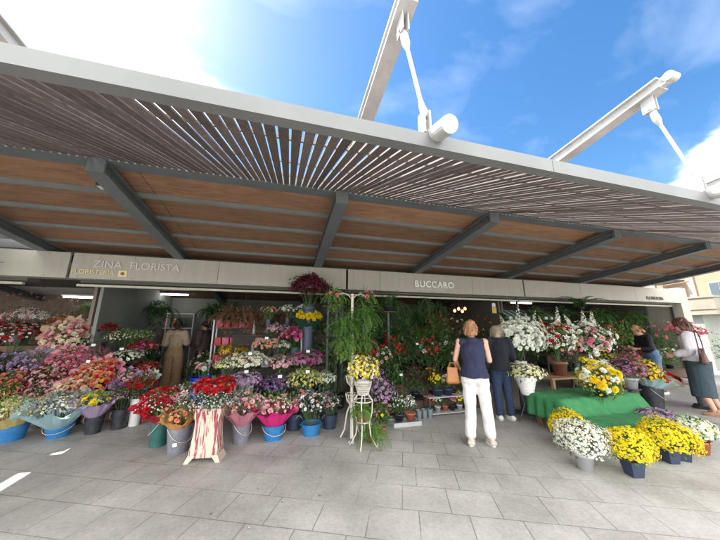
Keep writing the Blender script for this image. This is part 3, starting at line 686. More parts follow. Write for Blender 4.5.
row('G','green and white bouquet in yellow paper, leftmost of the front row',-3.60,5.3,.42,.24,'yellow',.25,[('spray','cream',40),('tiny','lime',60),('daisy','white',14,.022)],'leaf_light',blueP,'blue bucket at the left edge under the yellow wrapped bouquet',br=.17)
row('G','grey white speckled bouquet in pale aqua paper',-3.06,5.3,.45,.33,'aqua',.2,[('spray','silver',110,.025),('daisy','white',45,.022),('daisy','dusty',25,.02)],'leaf_grey',blueP,'blue bucket under the aqua wrapped bouquet',br=.16,squash=.4)
row('G','bouquet of yellow roses and green buttons in lilac paper',-2.66,5.35,.47,.21,'lilac',.15,[('rose','lemon',12,.045),('tiny','lime',50,.016),('rose','lilac',6,.04)],'leaf_light',blackP,'black bucket under the lilac wrapped bouquet',br=.12,squash=.4)
row('G','small dull green and violet bunch behind the lilac paper',-2.40,5.5,.47,.19,None,.1,[('spray','mauve',34),('tiny','lime',50)],'leaf_olive',blackP,'second black bucket from the left in the front row',br=.12)
row('G','low bunch of deep red flowers in a white vase by the aisle',-2.24,5.6,.60,.20,None,.1,[('carn','red',40),('tiny','burgundy',40)],'leaf',whiteP,'tall narrow white vase of red flowers by the aisle',br=.095)
row('G','small green bouquet with coral tips behind the yellow paper',-4.02,5.75,.60,.18,'wine',.3,[('rose','coral',12),('tiny','lime',40)],'leaf')
row('G','pale bouquet in bright pink paper, second row',-3.62,5.7,.52,.22,'pink',.35,[('spray','cream',30),('rose','pale_pink',10)],'leaf_olive')
row('G','cream and peach roses in peach paper, second row',-3.20,5.72,.55,.24,'peach',.35,[('rose','cream',18,.042),('rose','peach',14,.042),('daisy','orange',8)],'leaf_olive')
row('L','coral red bouquet in dark paper at the left edge',-4.20,6.0,.69,.21,'dark',.35,[('rose','coral',22,.04),('tiny','pale_pink',30)],'leaf')
row('L','mixed green, rose and cream bouquet in wine red paper',-3.78,6.0,.72,.29,'wine',.35,[('rose','pale_pink',12,.04),('spray','cream',14),('rose','burgundy',14,.04),('tiny','lime',40)],'leaf')
row('L','large round bouquet of red and orange roses with pink paper',-3.06,5.98,.76,.33,'pink',.4,[('rose','coral',34,.045),('rose','peach',22,.042),('rose','scarlet',16,.045),('rose','gold',8,.04)],'leaf_olive')
row('L','lilac pink bouquet in pale lilac paper beside the orange roses',-2.62,5.98,.68,.20,'lilac',.3,[('rose','pale_pink',14,.038),('rose','mauve',12,.038)],'leaf')
row('L','pink striped bouquet in white paper by the aisle',-2.34,6.02,.66,.19,'white',.25,[('rose','pink',14,.036),('spray','white',20)],'leaf')
row('L','muted lilac bouquet in dark paper at the far left edge',-4.55,6.3,.98,.22,'dark',.3,[('rose','lilac',12,.04),('spray','dusty',26)],'leaf_grey')
row('L','dusty mauve bouquet in grey paper, third row',-4.15,6.3,.95,.29,'grey',.4,[('rose','lilac',18,.042),('spray','mauve',34),('rose','pale_pink',6,.04)],'leaf_grey')
row('L','bouquet of small pink roses in rosy paper above the orange roses',-3.67,6.25,1.0,.26,'pink',.45,[('rose','pink',40,.036),('rose','pale_pink',16,.036),('tiny','magenta',30)],'leaf')
row('L','upright clump of magenta statice above the orange roses',-3.30,6.35,1.03,.21,None,.1,[('spray','magenta',110,.02),('tiny','mauve',40)],'leaf_light',squash=.8,bm=whiteP)
row('L','bunch of white chrysanthemums in the middle of the left stand',-2.88,6.45,1.0,.27,None,.15,[('mum','white',46,.036),('daisy','cream',20)],'leaf_dark',bm=whiteP,squash=.4)
row('L','small bunch of scarlet flowers by the aisle',-2.44,6.35,.80,.17,None,.15,[('carn','red',26),('carn','pink',8)],'leaf',bm=whiteP)
row('L','wine red carnations in a box on the third step',-2.76,6.3,.78,.22,None,.2,[('carn','burgundy',44),('carn','magenta',14)],'leaf_dark',bm=whiteP,squash=.4)
row('L','pink and red carnation bunch at the top of the aisle end',-2.80,6.85,1.14,.25,None,.15,[('carn','red',30),('carn','magenta',16),('carn','pink',12)],'leaf')
row('L','big mass of dark red and white blooms at the left edge',-4.92,6.8,1.40,.42,None,.2,[('carn','red',44,.042),('carn','burgundy',44,.042),('daisy','white',50,.03),('rose','pale_pink',16,.04)],'leaf_dark',nleaf=160)
row('L','round bouquet of pink and cream roses in brown kraft paper',-4.01,6.65,1.40,.34,'kraft',.75,[('rose','pale_pink',30,.05),('rose','cream',26,.05),('rose','pink',10,.05)],'leaf_olive',squash=.35)
row('L','bunch of dark red carnations behind the kraft bouquet',-3.66,7.0,1.50,.27,None,.15,[('carn','red',54,.036),('carn','burgundy',16)],'leaf_dark')
row('L','loose white and green foliage bunch on the upper step',-3.22,7.0,1.34,.33,None,.1,[('spray','white',40),('daisy','cream',20),('tiny','lime',60)],'leaf',nleaf=200)
row('L','second loose green and cream bunch at the aisle end of the upper step',-2.92,6.95,1.36,.27,None,.1,[('spray','cream',40),('tiny','lime',50)],'leaf',nleaf=180)
row('L','small pure white bunch between kraft paper and red carnations',-3.72,6.75,1.26,.13,None,.1,[('mum','white',20,.034)],'leaf',bm=whiteP)
row('L','tall pale pink and white blooms against the glass at far left',-5.20,7.4,1.74,.33,None,.05,[('lily','pale_pink',22,.07),('lily','white',16,.07),('spray','pale_pink',30)],'leaf_grey')
row('L','tall cluster of white lilies above the dark red mass',-4.85,7.45,1.72,.26,None,.05,[('lily','white',18,.07),('lily','lilac',10,.07)],'leaf')
row('L','burnt orange foliage bunch at the top of the left stand',-4.48,7.4,1.66,.29,None,.05,[('spray','orange',90,.03),('carn','scarlet',14)],'leaf_olive')
row('L','magenta lily bunch at the top left edge of the stand',-5.55,7.3,1.52,.30,None,.1,[('lily','magenta',20,.06),('carn','red',20)],'leaf_dark')
row('L','pale lilac bunch on the top step beside the burnt orange foliage',-4.05,7.5,1.66,.24,None,.05,[('spray','lilac',40),('daisy','white',20)],'leaf')
# front middle group
row('G','round bouquet of red roses with white specks in red paper',-1.52,4.5,.56,.23,'red',.35,[('rose','red',32,.034),('tiny','white',60,.012),('daisy','pink',10,.03)],'leaf',tealP,'teal bucket under the round red bouquet',br=.12)
row('G','small bouquet with orange tips in pleated orange paper',-1.20,4.25,.46,.17,'orange',.3,[('daisy','coral',12,.035),('spray','peach',16)],'leaf',greyP,'violet grey square bucket with a white price sticker',br=.145,L=.24)
row('G','large bunch of bright red carnations in a tall striped vase',-.78,4.05,.77,.23,None,.15,[('carn','red',34,.05),('daisy','pink',10,.03)],'leaf',bm=paleP,bl=None,group='bunches of cut flowers',squash=.5,br=.07,L=.34)
row('G','pink and lilac bouquet in sheer pink paper beside the striped vase',-.47,4.35,.50,.24,'pink',.2,[('daisy','pale_pink',22,.04),('rose','coral',8,.04),('spray','white',22)],'leaf',greyP,'violet grey bucket right of the striped vase',br=.125)
row('G','mixed pale bouquet in hot pink paper',-.04,4.4,.42,.24,'hotpink',.1,[('spray','cream',50,.022),('rose','pale_pink',14,.034),('daisy','white',16,.026),('spray','mauve',16)],'leaf_light',blueP,'blue bucket under the hot pink wrapped bouquet',br=.155,sprig=60)
row('G','loose bunch of white, grey and pink flowers in front of the fern post',.49,4.42,.42,.30,None,.1,[('spray','silver',60,.024),('daisy','white',26,.028),('rose','pink',9,.034),('rose','coral',6,.035)],'leaf_grey',blueP,'blue bucket nearest the white fern post',br=.15,sprig=90)
row('G','sprays of white lilies behind the red carnations',-1.16,4.55,.64,.24,None,.1,[('lily','pale_pink',12,.06),('spray','white',40)],'leaf',greyP,'dark violet bucket half hidden behind the striped vase',br=.12)
row('G','low white filler flowers right of the hot pink paper',.25,4.72,.40,.17,None,.1,[('spray','white',30),('tiny','silver',40)],'leaf',navyP,'navy bucket between the two blue buckets',br=.13)
row('G','low mauve filler beside the fern post',.80,4.62,.36,.16,None,.1,[('spray','mauve',26),('daisy','white',10)],'leaf_grey',navyP,'navy bucket behind the blue bucket nearest the post',br=.12)
row('G','bunch of lilac asters left of the purple bunch',-.53,4.9,.70,.27,None,.15,[('daisy','lilac',90,.026),('daisy','mauve',60,.024)],'leaf_grey',bm=whiteP)
row('G','bunch of violet purple statice in the second row',-.04,4.85,.63,.26,None,.15,[('spray','purple',130,.02),('daisy','purple',50,.022)],'leaf_grey')
row('G','bunch of lime green small chrysanthemums in the second row',.40,4.85,.68,.30,None,.15,[('spray','lime',150,.024),('daisy','lemon',24,.022)],'leaf_light')
row('G','bunch of small white daisies beside the lime chrysanthemums',.76,4.95,.68,.19,None,.15,[('daisy','white',60,.026)],'leaf_light')
row('C','wide bunch of cream white chrysanthemums in the third row',-.54,5.25,.97,.32,None,.2,[('mum','cream',50,.034),('mum','white',50,.034)],'leaf',squash=.4,bm=whiteP)
row('C','yellowish cream bunch at the left end of the third row',-.86,5.28,.93,.20,None,.2,[('spray','cream',40,.03),('mum','lime',16,.03)],'leaf',squash=.45)
row('C','bunch of light pink chrysanthemums in the third row',.02,5.25,.93,.26,None,.2,[('mum','pale_pink',60,.034),('daisy','lilac',16)],'leaf',squash=.4)
row('C','bunch of deep mauve chrysanthemums in the third row',.46,5.28,.98,.32,None,.2,[('daisy','magenta',60,.03),('daisy','mauve',70,.03)],'leaf',squash=.42)
row('C','bunch of blush pink roses in clear film in the fourth row',-.28,5.65,1.22,.24,None,.2,[('rose','peach',24,.036),('rose','pale_pink',34,.036)],'leaf',bm=paleP,squash=.4)
row('C','small bunch of white lilies beside the blush roses',.0,5.6,1.20,.15,None,.1,[('lily','white',14,.045)],'leaf')
row('C','bunch of bright magenta pink carnations behind green leaves',.26,5.68,1.40,.26,None,.25,[('carn','magenta',40,.04),('carn','pink',36,.04)],'leaf',bm=tealP)
row('C','pale pink and white lisianthus bunch left of the magenta carnations',-.09,5.9,1.48,.22,None,.1,[('rose','pale_pink',20,.036),('rose','lilac',12,.036)],'leaf')
row('C','large yellow roses in a green paper cone',.47,5.55,1.77,.23,'green',.35,[('bigmum','yellow',20,.075)],'leaf',bm=whiteP,bl='white bucket under the green cone of yellow roses',L=.36,squash=.35,br=.125)
row('C','small bunch of white carnations on the top step',.10,6.2,1.93,.18,None,.1,[('carn','white',30,.034)],'leaf')
row('C','small peach and cream bunch at the left of the top step',-.30,6.25,1.90,.18,None,.1,[('rose','peach',14),('spray','cream',20)],'leaf')
row('C','white bunch on the top step right behind the yellow roses',.45,6.2,1.98,.17,None,.1,[('daisy','white',50,.03)],'leaf')
row('C','huge ball of dark burgundy foliage against the fascia',.48,5.52,2.28,.35,None,0,[('spray','burgundy',420,.045)],'leaf_dark',bm=navyP,L=.42,squash=.85,nleaf=20,br=.12)
# middle back, beside the couple
def gpail(label, *a, **k): return row('G', label, *a, **k)
t = thing('flower_rack', 'red slatted rack holding red boxes beside the couple', 'rack', (-1.15, 7.5, 0))
for z in (.3,.75,1.15,1.55):
    mb = MB(); box(mb, -.45,.45,-.2,.2,z,z+.02); mb.build('shelf', surf('red_paint',(.40,.02,.03),(.3,.015,.02),.5), t)
for sx in (-.45,.45):
    for sy in (-.18,.18):
        mb = MB(); box(mb, sx-.015,sx+.015,sy-.015,sy+.015,0,1.75); mb.build('upright', whiteP, t)
k_ = 0
for z in (.322,.772,1.172,1.572):
    for i in range(5):
        mb = MB(); box(mb,-.07,.07,-.08,.08,0,.14 if z < 1.5 else .2); box(mb,-.075,.075,-.085,.085,.141 if z < 1.5 else .2,.16 if z < 1.5 else .215)
        o = mb.build('flower_box', surf('red_card',(.5,.02,.03),(.36,.02,.03),.5) if (i+k_) % 3 else surf('pink_card',(.6,.12,.2),(.5,.1,.16),.5)); o.location = (-1.15-.34+i*.17, 7.44, z)
        setp(o, 'glossy red or pink box standing on the red rack', 'box', 'boxes on the red rack')
    k_ += 1
row('G','bunch of golden yellow daisies in front of the red rack',-1.02,6.5,1.05,.27,None,.15,[('daisy','gold',60,.034),('daisy','yellow',30,.03)],'leaf')
row('G','small pink rose bunch left of the cream chrysanthemums',-1.05,6.05,.93,.17,None,.15,[('rose','pink',26,.036)],'leaf')
bucket('deep blue bowl with a few pale roses at the feet of the couple', -1.46, 6.2, 0, .2, .62, surf('royal_blue',(.012,.03,.42),(.01,.02,.34),.35), handle=False, name='blue_bowl', cat='bowl')
bouquet('few pale pink roses standing in the deep blue bowl', -1.44, 6.2, .76, .17, [('rose','pale_pink',8,.05),('rose','white',5,.05)], None, 'leaf', .3, (0,0), .6, 30, 'bunches of cut flowers', lsize=.06)

t = thing('price_sticker', 'small white price sticker on the violet grey bucket by the striped vase', 'sticker', (-1.165, 4.072, .16), rz=R(8))
mb = MB(); box(mb,-.022,.022,-.002,.0,-.02,.02); mb.build('card', whiteP, t)
# striped vase with two feet
t = thing('striped_vase', 'tall cream vase with dark red brush stripes and two feet', 'vase', (-.80, 4.0, 0), rz=R(-8))
def striped():
    m, nt, out = newmat('red_brush_stripes'); N = nt.nodes; L = nt.links
    p = N.new('ShaderNodeBsdfPrincipled'); p.inputs['Roughness'].default_value = .4; tc = N.new('ShaderNodeTexCoord')
    mp = N.new('ShaderNodeMapping'); mp.inputs['Scale'].default_value = (48,48,3); mp.inputs['Rotation'].default_value = (0,.12,0); L.new(tc.outputs['Object'], mp.inputs[0])
    n = N.new('ShaderNodeTexNoise'); n.inputs['Scale'].default_value = 1.0; n.inputs['Detail'].default_value = 3; L.new(mp.outputs[0], n.inputs['Vector'])
    r = N.new('ShaderNodeValToRGB'); r.color_ramp.interpolation = 'LINEAR'; r.color_ramp.elements[0].position = .50; r.color_ramp.elements[0].color = (.50,.42,.33,1); r.color_ramp.elements[1].position = .54; r.color_ramp.elements[1].color = (.26,.03,.055,1); L.new(n.outputs['Fac'], r.inputs['Fac']); L.new(r.outputs[0], p.inputs['Base Color']); L.new(p.outputs[0], out.inputs[0]); return m
mb = MB(); n = 4
prof = [(.165,.05,.10),(.16,.10,.10),(.135,.3,.085),(.13,.42,.085),(.155,.55,.10),(.165,.58,.105)]
V = []; 
for i, (a, z, b) in enumerate(prof): V += [(-a,-b,z),(a,-b,z),(a,b,z),(-a,b,z)]
F = [(i*4+j, i*4+(j+1)%4, (i+1)*4+(j+1)%4, (i+1)*4+j) for i in range(len(prof)-1) for j in range(4)]
mb.add(V, [np.array(F), np.array([[3,2,1,0]])]); mb.build('vase_body', striped(), t)
for s in (-1,1):
    mb = MB(); prism(mb, [(s*.20-.05*(s>0)*1-.0,-.11,0),(s*.20+.05*(s<0),-.11,0),(s*.20+.05*(s<0),.11,0),(s*.20-.05*(s>0),.11,0),(s*.165-.08*(s>0),-.1,.075),(s*.165+.08*(s<0),-.1,.075),(s*.165+.08*(s<0),.1,.075),(s*.165-.08*(s>0),.1,.075)]); mb.build('foot', MATS.get('x') or surf('cream_ceramic',(.50,.42,.33),(.44,.37,.29),.4), t)
bouquet('grey green gypsophila frothing over the striped vase', -.80, 4.0, .66, .36, [('tiny','silver',300,.011),('tiny','white',60,.010)], None, 'leaf_grey', .38, (.1,0), .40, 420, 'bunches of cut flowers', lsize=.045, sprig=120)

# ------------------------------------------------------------------ white fern post, wire plant stand, hanging plants
t = thing('plant_post', 'slim white iron post with curled feet carrying ferns and flower baskets', 'post', (1.02, 4.1, 0))
mb = MB(); tube(mb, [(0,0,.02),(0,0,2.06)], .022, 10); mb.build('pole', wiron, t)
for a in (0.4, 2.5, 4.6):
    mb = MB(); tube(mb, [(0,0,.5),(.07*math.cos(a),.07*math.sin(a),.35),(.11*math.cos(a),.11*math.sin(a),.12),(.17*math.cos(a),.17*math.sin(a),.012)], .012, 6); mb.build('foot', wiron, t)
for a, z in ((PI, 2.05), (.3, 2.05)):
    mb = MB(); tube(mb, [(.02*math.cos(a),.02*math.sin(a),z-.06)] + [(q*math.cos(a), q*math.sin(a), z-.06+.08*math.sin(PI*q/.3)) for q in (.08,.16,.24,.28)], .006, 6); mb.build('hook', wiron, t)
for z in (.55, .8):
    mb = MB(); 
    for q in range(8):
        a = q*PI/4; tube(mb, [(0,0,z-.12),(.07*math.cos(a),.07*math.sin(a),z-.04),(.09*math.cos(a),.09*math.sin(a),z+.05)], .006, 5)
    tube(mb, [(.09*math.cos(a),.09*math.sin(a),z+.05) for a in np.linspace(0,2*PI,17)], .006, 6); mb.build('cup', wiron, t)
def hanging(label, x, y, z, S, leaf, kind='fern', flower=None, group='plants hanging on the white post', n=None, wleaf=None, top=None, cat='plant'):
    o = plant(kind, label, x, y, z, S, leaf, blackP, .08, .1, flower, group, cat, 'hanging_plant', n, wleaf)
    if top:
        mb = MB(); 
        for a in (0,2.1,4.2): tube(mb, [(.085*math.cos(a),.085*math.sin(a),.1),(0,0,top-z)], .002, 4)
        mb.build('hanger', steel, o)
    return o
hanging('small hanging basket with pink roses left of the white post top', .76, 4.2, 1.90, .30, 'leaf_light', 'trail', [('rose','pink',5,.04),('rose','peach',4,.035)], top=2.1)
hanging('small hanging basket with pink roses right of the white post top', 1.32, 4.3, 1.90, .32, 'leaf_light', 'trail', [('rose','pink',7,.04),('rose','pale_pink',4,.035)], top=2.1)
hanging('bright green asparagus fern left of the white post', .90, 3.98, 1.44, .40, 'fern', n=70, wleaf=.045, top=1.7)
hanging('long soft bright green fern right of the white post', 1.17, 4.08, 1.60, .52, 'fern', n=90, wleaf=.045, top=1.8)
hanging('fern with a few grey leaves low on the white post', .88, 3.98, 1.18, .32, 'leaf_light', n=50, wleaf=.05, top=1.4)
hanging('broad leafy pot below the long soft fern', 1.28, 4.35, 1.18, .36, 'leaf_light', 'trail', n=18, top=1.45)
plant('spiky','dark purple spiky dracaena rising over the fascia behind the burgundy ball', .86, 5.5, 1.98, .48, 'leaf_dark', navyP, n=30, wleaf=.014)
plant('spiky','thin dark drooping grass plant left of the BUCCARO sign', 1.62, 5.55, 1.95, .50, 'leaf_dark', blackP, n=26, wleaf=.009)
plant('palm','small dark palm tuft reaching over the fascia edge', 2.2, 5.6, 1.9, .48, 'leaf_dark', blackP, n=9)
for lx, ly, lz, ll in ((.86,5.5,1.98,'tall thin black column shelf under the purple dracaena'),(1.62,5.55,1.95,'tall thin black column shelf under the drooping grass plant'),(2.2,5.6,1.9,'tall thin black column shelf under the small dark palm')):
    t = thing('column_shelf', ll, 'shelf', (lx,ly,0), 'column shelves'); mb = MB(); box(mb,-.12,.12,-.12,.12,lz-.02,lz); mb.build('top_board', dwood, t); mb = MB(); box(mb,-.02,.02,-.02,.02,.02,lz-.021); box(mb,-.12,.12,-.12,.12,0,.019); mb.build('column', steel, t)

t = thing('plant_stand', 'white wire plant stand with a woven basket top and curved legs', 'plant stand', (1.12, 3.85, 0), rz=.3)
mb = MB(); basket_wire(mb, .115, .17, .64, 26)
for z in np.linspace(.66,.80,6): 
    q = .6+.45*(z-.64)/.17*.9; tube(mb, [(.115*q*math.cos(a), .115*q*math.sin(a), z) for a in np.linspace(0,2*PI,21)], .006, 5)
mb.build('basket', wiron, t)
for a in (.8, 2.35, 3.95, 5.5):
    mb = MB(); tube(mb, [(r_*math.cos(a), r_*math.sin(a), z) for r_, z in ((.075,.64),(.13,.56),(.12,.42),(.085,.28),(.10,.14),(.16,.03),(.185,.006),(.20,.03),(.185,.045))], .0085, 7); mb.build('leg', wiron, t)
for z, r_ in ((.30,.09),(.56,.13)):
    mb = MB(); tube(mb, [(r_*math.cos(a), r_*math.sin(a), z) for a in np.linspace(0,2*PI,25)], .007, 6); mb.build('hoop', wiron, t)
mb = MB(); lathe(mb, [(.001,.30),(.095,.30),(.095,.306),(.001,.306)], 20); mb.build('tray', wiron, t)
mum_pot('half yellow, half white ball of chrysanthemums on the white wire stand', 1.12, 3.85, .215, .96, [('daisy','yellow',150,.02),('daisy','cream',110,.02),('daisy','mauve',26,.018)], whiteP, .085, .14, .85, z0=.68, nleaf=260, zmin=-.55)
plant('trail','light green vine in a terracotta pot on the wire stand lower tray', 1.10, 3.85, .306, .30, 'leaf_light', terra, .075, .12, n=26, wleaf=.045)
plant('trail','light green vine spilling to the ground right of the wire stand', 1.27, 3.95, 0, .42, 'leaf_light', terra, .07, .12, n=22, wleaf=.05)
plant('bush','small terracotta pot with pink and yellow flowers by the wire stand', 1.48, 4.15, 0, .34, 'leaf', terra, .07, .11, [('daisy','pink',12,.024),('daisy','yellow',6,.02)])

# ------------------------------------------------------------------ leafy bank below the BUCCARO sign
bank = [
 ('bush','dull purple and white cabbage like plant in the leafy bank', 1.72,4.75,.0,.55,'leaf_grey',[('daisy','lilac',60,.03),('daisy','mauve',40,.03)]),
 ('bush','small potted plant with a few magenta blooms in the leafy bank', 2.05,4.75,.0,.40,'leaf',[('carn','magenta',10,.035)]),
 ('bush','white edged ivy in the pale tray', 2.12,4.5,.06,.24,'leaf_grey',[('tiny','white',60,.016)]),
 ('bush','small white cyclamen in the pale tray', 1.92,4.5,.06,.24,'leaf',[('spray','white',16,.028)]),
 ('bush','tall purple leaved plant behind the wire stand', 1.70,5.15,.22,.52,'leaf_grey',[('daisy','mauve',50,.028),('daisy','white',20,.026)]),
 ('bush','plain green bush right of the purple leaved plant', 2.15,5.15,.22,.48,'leaf',None),
 ('bush','green bush with dark red blooms in the second tier', 2.55,5.15,.22,.5,'leaf_dark',[('carn','burgundy',30,.035)]),
 ('bush','olive bush in the second tier', 2.95,5.15,.22,.42,'leaf_olive',[('daisy','lemon',8,.026)]),
 ('bush','small red kalanchoe at the end of the second tier', 3.35,5.12,.22,.32,'leaf',[('tiny','red',90,.018)]),
 ('bush','small yellow and white primulas at the right of the second tier', 3.68,5.12,.22,.28,'leaf_light',[('daisy','cream',16,.024),('daisy','yellow',10,.022)]),
 ('bush','tall scarlet cyclamen left in the third tier', 1.74,5.6,.6,.62,'leaf_dark',[('spray','red',40,.045)]),
 ('bush','second scarlet cyclamen beside the white orchids', 2.30,5.6,.6,.66,'leaf_dark',[('spray','red',44,.045)]),
 ('bush','white and pink orchids between the two scarlet cyclamens', 2.02,5.45,.6,.44,'leaf',[('lily','white',12,.05),('lily','pale_pink',10,.045)]),
 ('bush','dense dark ficus in the third tier', 2.75,5.6,.6,.7,'leaf_dark',None),
 ('bush','red anthurium group in the third tier', 3.15,5.6,.6,.62,'leaf_dark',[('tiny','scarlet',34,.04),('lily','white',8,.05)]),
 ('bush','loose bush with white blooms nearest the woman in the navy top', 3.6,5.6,.6,.62,'leaf',[('lily','white',10,.055),('carn','pink',6,.035)]),
 ('spiky','strap leaved plant at the left of the fourth tier', 1.75,6.1,1.05,.85,'leaf',None),
 ('palm','feathery palm in the fourth tier', 2.25,6.1,1.05,.95,'leaf_dark',None),
 ('bush','glossy dark bush in the middle of the fourth tier', 2.75,6.1,1.05,.75,'leaf_dark',None),
 ('spiky','grass like plant in the fourth tier', 3.2,6.1,1.05,.8,'leaf_light',None),
 ('bush','broad bush at the right end of the fourth tier', 3.65,6.1,1.05,.75,'leaf',[('tiny','scarlet',20,.035)]),
 ('palm','tall palm on the top tier at left', 1.9,6.7,1.5,.95,'leaf_dark',None),
 ('bush','round dark bush on the top tier', 2.5,6.7,1.5,.8,'leaf_dark',None),
 ('spiky','spiky plant on the top tier', 3.1,6.7,1.5,.8,'leaf',None),
 ('palm','light palm at the right of the top tier', 3.65,6.7,1.5,.85,'leaf',None)]
for kind, lab, x, y, z, S, lf, fl in bank:
    plant(kind, lab, x, y, z, S, lf, (blackP if rnd.random() < .6 else terra), .09 if z else .08, .11, fl, 'plants in the leafy bank', wleaf=(S*rnd.uniform(.12,.2) if kind == 'bush' else None), n=(330 if kind == 'bush' else (16 if kind == 'palm' else 46)))
for x, y, S, lab in ((1.5,5.9,.6,'long trailing plant hanging at the left under the BUCCARO fascia'),(2.45,5.95,.7,'second trailing plant hanging under the BUCCARO fascia'),(3.3,5.95,.6,'third trailing plant hanging under the BUCCARO fascia'),(4.0,6.5,.5,'trailing plant hanging above the navy woman')):
    hanging(lab, x, y, 1.95, S, 'leaf_dark', 'trail', None, 'hanging plants under the fascia', n=20, top=2.3)
t = thing('plant_tray', 'pale plastic tray holding the ivy and the white cyclamen', 'tray', (2.02,4.5,0)); mb = MB()
box(mb,-.24,.24,-.13,.13,.0,.02); box(mb,-.24,.24,-.13,-.115,.021,.06); box(mb,-.24,.24,.115,.13,.021,.06); box(mb,-.24,-.225,-.114,.114,.021,.06); box(mb,.225,.24,-.114,.114,.021,.06); mb.build('tray', paleP, t)
# low shelf of pots beside the woman
t = thing('low_shelf', 'low pale shelf of small pots just left of the woman in the navy top', 'shelf', (3.1,4.85,0)); 
for z in (.03,.30): mb = MB(); box(mb,-.5,.42,-.14,.08,z,z+.015); mb.build('board', paleP, t)
for sx in (-.48,.40):
    for sy in (-.12,.06): mb = MB(); box(mb,sx-.012,sx+.012,sy-.012,sy+.012,0,.03); box(mb,sx-.012,sx+.012,sy-.012,sy+.012,.045,.30); mb.build('leg', steel, t)
cols = ['scarlet','white','burgundy','pink','yellow','red']
cw = dict(scarlet='bright scarlet',white='white',burgundy='dark burgundy',pink='rose pink',yellow='yellow',red='deep red')
for i in range(6):
    plant('bush', '%s bloomed little pot on the bottom board of the low shelf' % cw[cols[i]], 2.68+i*.155, 4.83, .045, .20, 'leaf', [blackP,paleP,terra][i % 3], .055, .09, [('tiny',cols[i],26,.02)], 'small pots on the low shelf', n=60)
for i, c_ in enumerate(['yellow','white']):
    plant('bush', '%s primula in the dark trough on top of the low shelf' % cw[c_], 2.85+i*.22, 4.83, .315, .24, 'leaf', navyP, .10, .12, [('daisy',c_,16,.026)], 'small pots on the low shelf', n=80)
for i in range(3):
    t = thing('metal_pail', 'small grey tin pail standing at the left foot of the low shelf', 'pail', (2.36+i*.12, 4.66+i*.02, 0), 'grey tin pails'); mb = MB(); lathe(mb, [(.04,0),(.055,.14),(.058,.145),(.05,.145),(.036,.01)], 20); mb.build('tub', surf('tin',(.30,.36,.38),(.24,.3,.32),.35,metal=.6), t)

# ------------------------------------------------------------------ right half: stand with white pot, big arrangements, green table
t = thing('metal_stand', 'thin dark tripod stand carrying the ribbed white flower pot', 'plant stand', (4.08, 4.0, 0))
for a in (.5, 2.6, 4.7):
    mb = MB(); tube(mb, [(.10*math.cos(a),.10*math.sin(a),.42),(.05*math.cos(a),.05*math.sin(a),.3),(.17*math.cos(a),.17*math.sin(a),.006)], .011, 7); mb.build('leg', steel, t)
mb = MB(); tube(mb, [(.115*math.cos(a),.115*math.sin(a),.43) for a in np.linspace(0,2*PI,25)], .01, 7); mb.build('hoop', steel, t)
t = thing('potted_chrysanthemum', 'creamy white small chrysanthemums in a ribbed white pot on the tripod stand', 'potted plant', (4.08,4.0,.43), 'potted chrysanthemums')
mb = MB(); lathe(mb, [(.09,0),(.15,.23),(.165,.235),(.17,.29),(.155,.29),(.14,.2)], 36)
for z in (.05,.1,.15,.2): lathe(mb, [(.0905+.26*z,z),(.097+.26*z,z+.006),(.092+.26*z,z+.012)], 30)
mb.build('pot', whiteP, t, smooth=False)
mb = MB(); mats = []; blossoms_into(mb, [('daisy','cream',150,.024),('daisy','lime',60,.018)], (.27,.27,.17), np.array([0,0,.34]), np.eye(3), -.1, mats); mb.build('blossoms', mats, t)
mb = MB(); leaves_into(mb, 260, (.26,.26,.16), np.array([0,0,.32]), np.eye(3), .05, -.5); mb.build('foliage', P['leaf'], t)

def spike(mb, base, d, L, key, mats, s=.035):
    d = Vector(d).normalized(); u, v = frame(d); k = 17; pos = []; nr = []; sc = []
    for i in range(k):
        q = i/k; a = i*2.4; off = (u*math.cos(a)+v*math.sin(a))*s*rnd.uniform(.45,.9)*(1-q*.8); p = Vector(base) + d*(L*(.15+.85*q)) + off
        pos.append(tuple(p)); nr.append(tuple(off.normalized()+d*.5)); sc.append(s*(1.15-.9*q)*rnd.uniform(.8,1.15))
    if P[key] not in mats: mats.append(P[key])
    if P['leaf_light'] not in mats: mats.append(P['leaf_light'])
    a0 = mats.index(P[key]); 
    pos, nr, sc = np.array(pos), np.array(nr), np.array(sc)
    for V, F, m in T('lily')[:1]+T('spray')[:1]: scatter(mb, [(V, F, 0)], pos, nr + rng.normal(size=nr.shape)*.25, sc*1.1, a0)
    tube(mb, [Vector(base), Vector(base)+d*L], .004, 5, mats.index(P['leaf_light']))
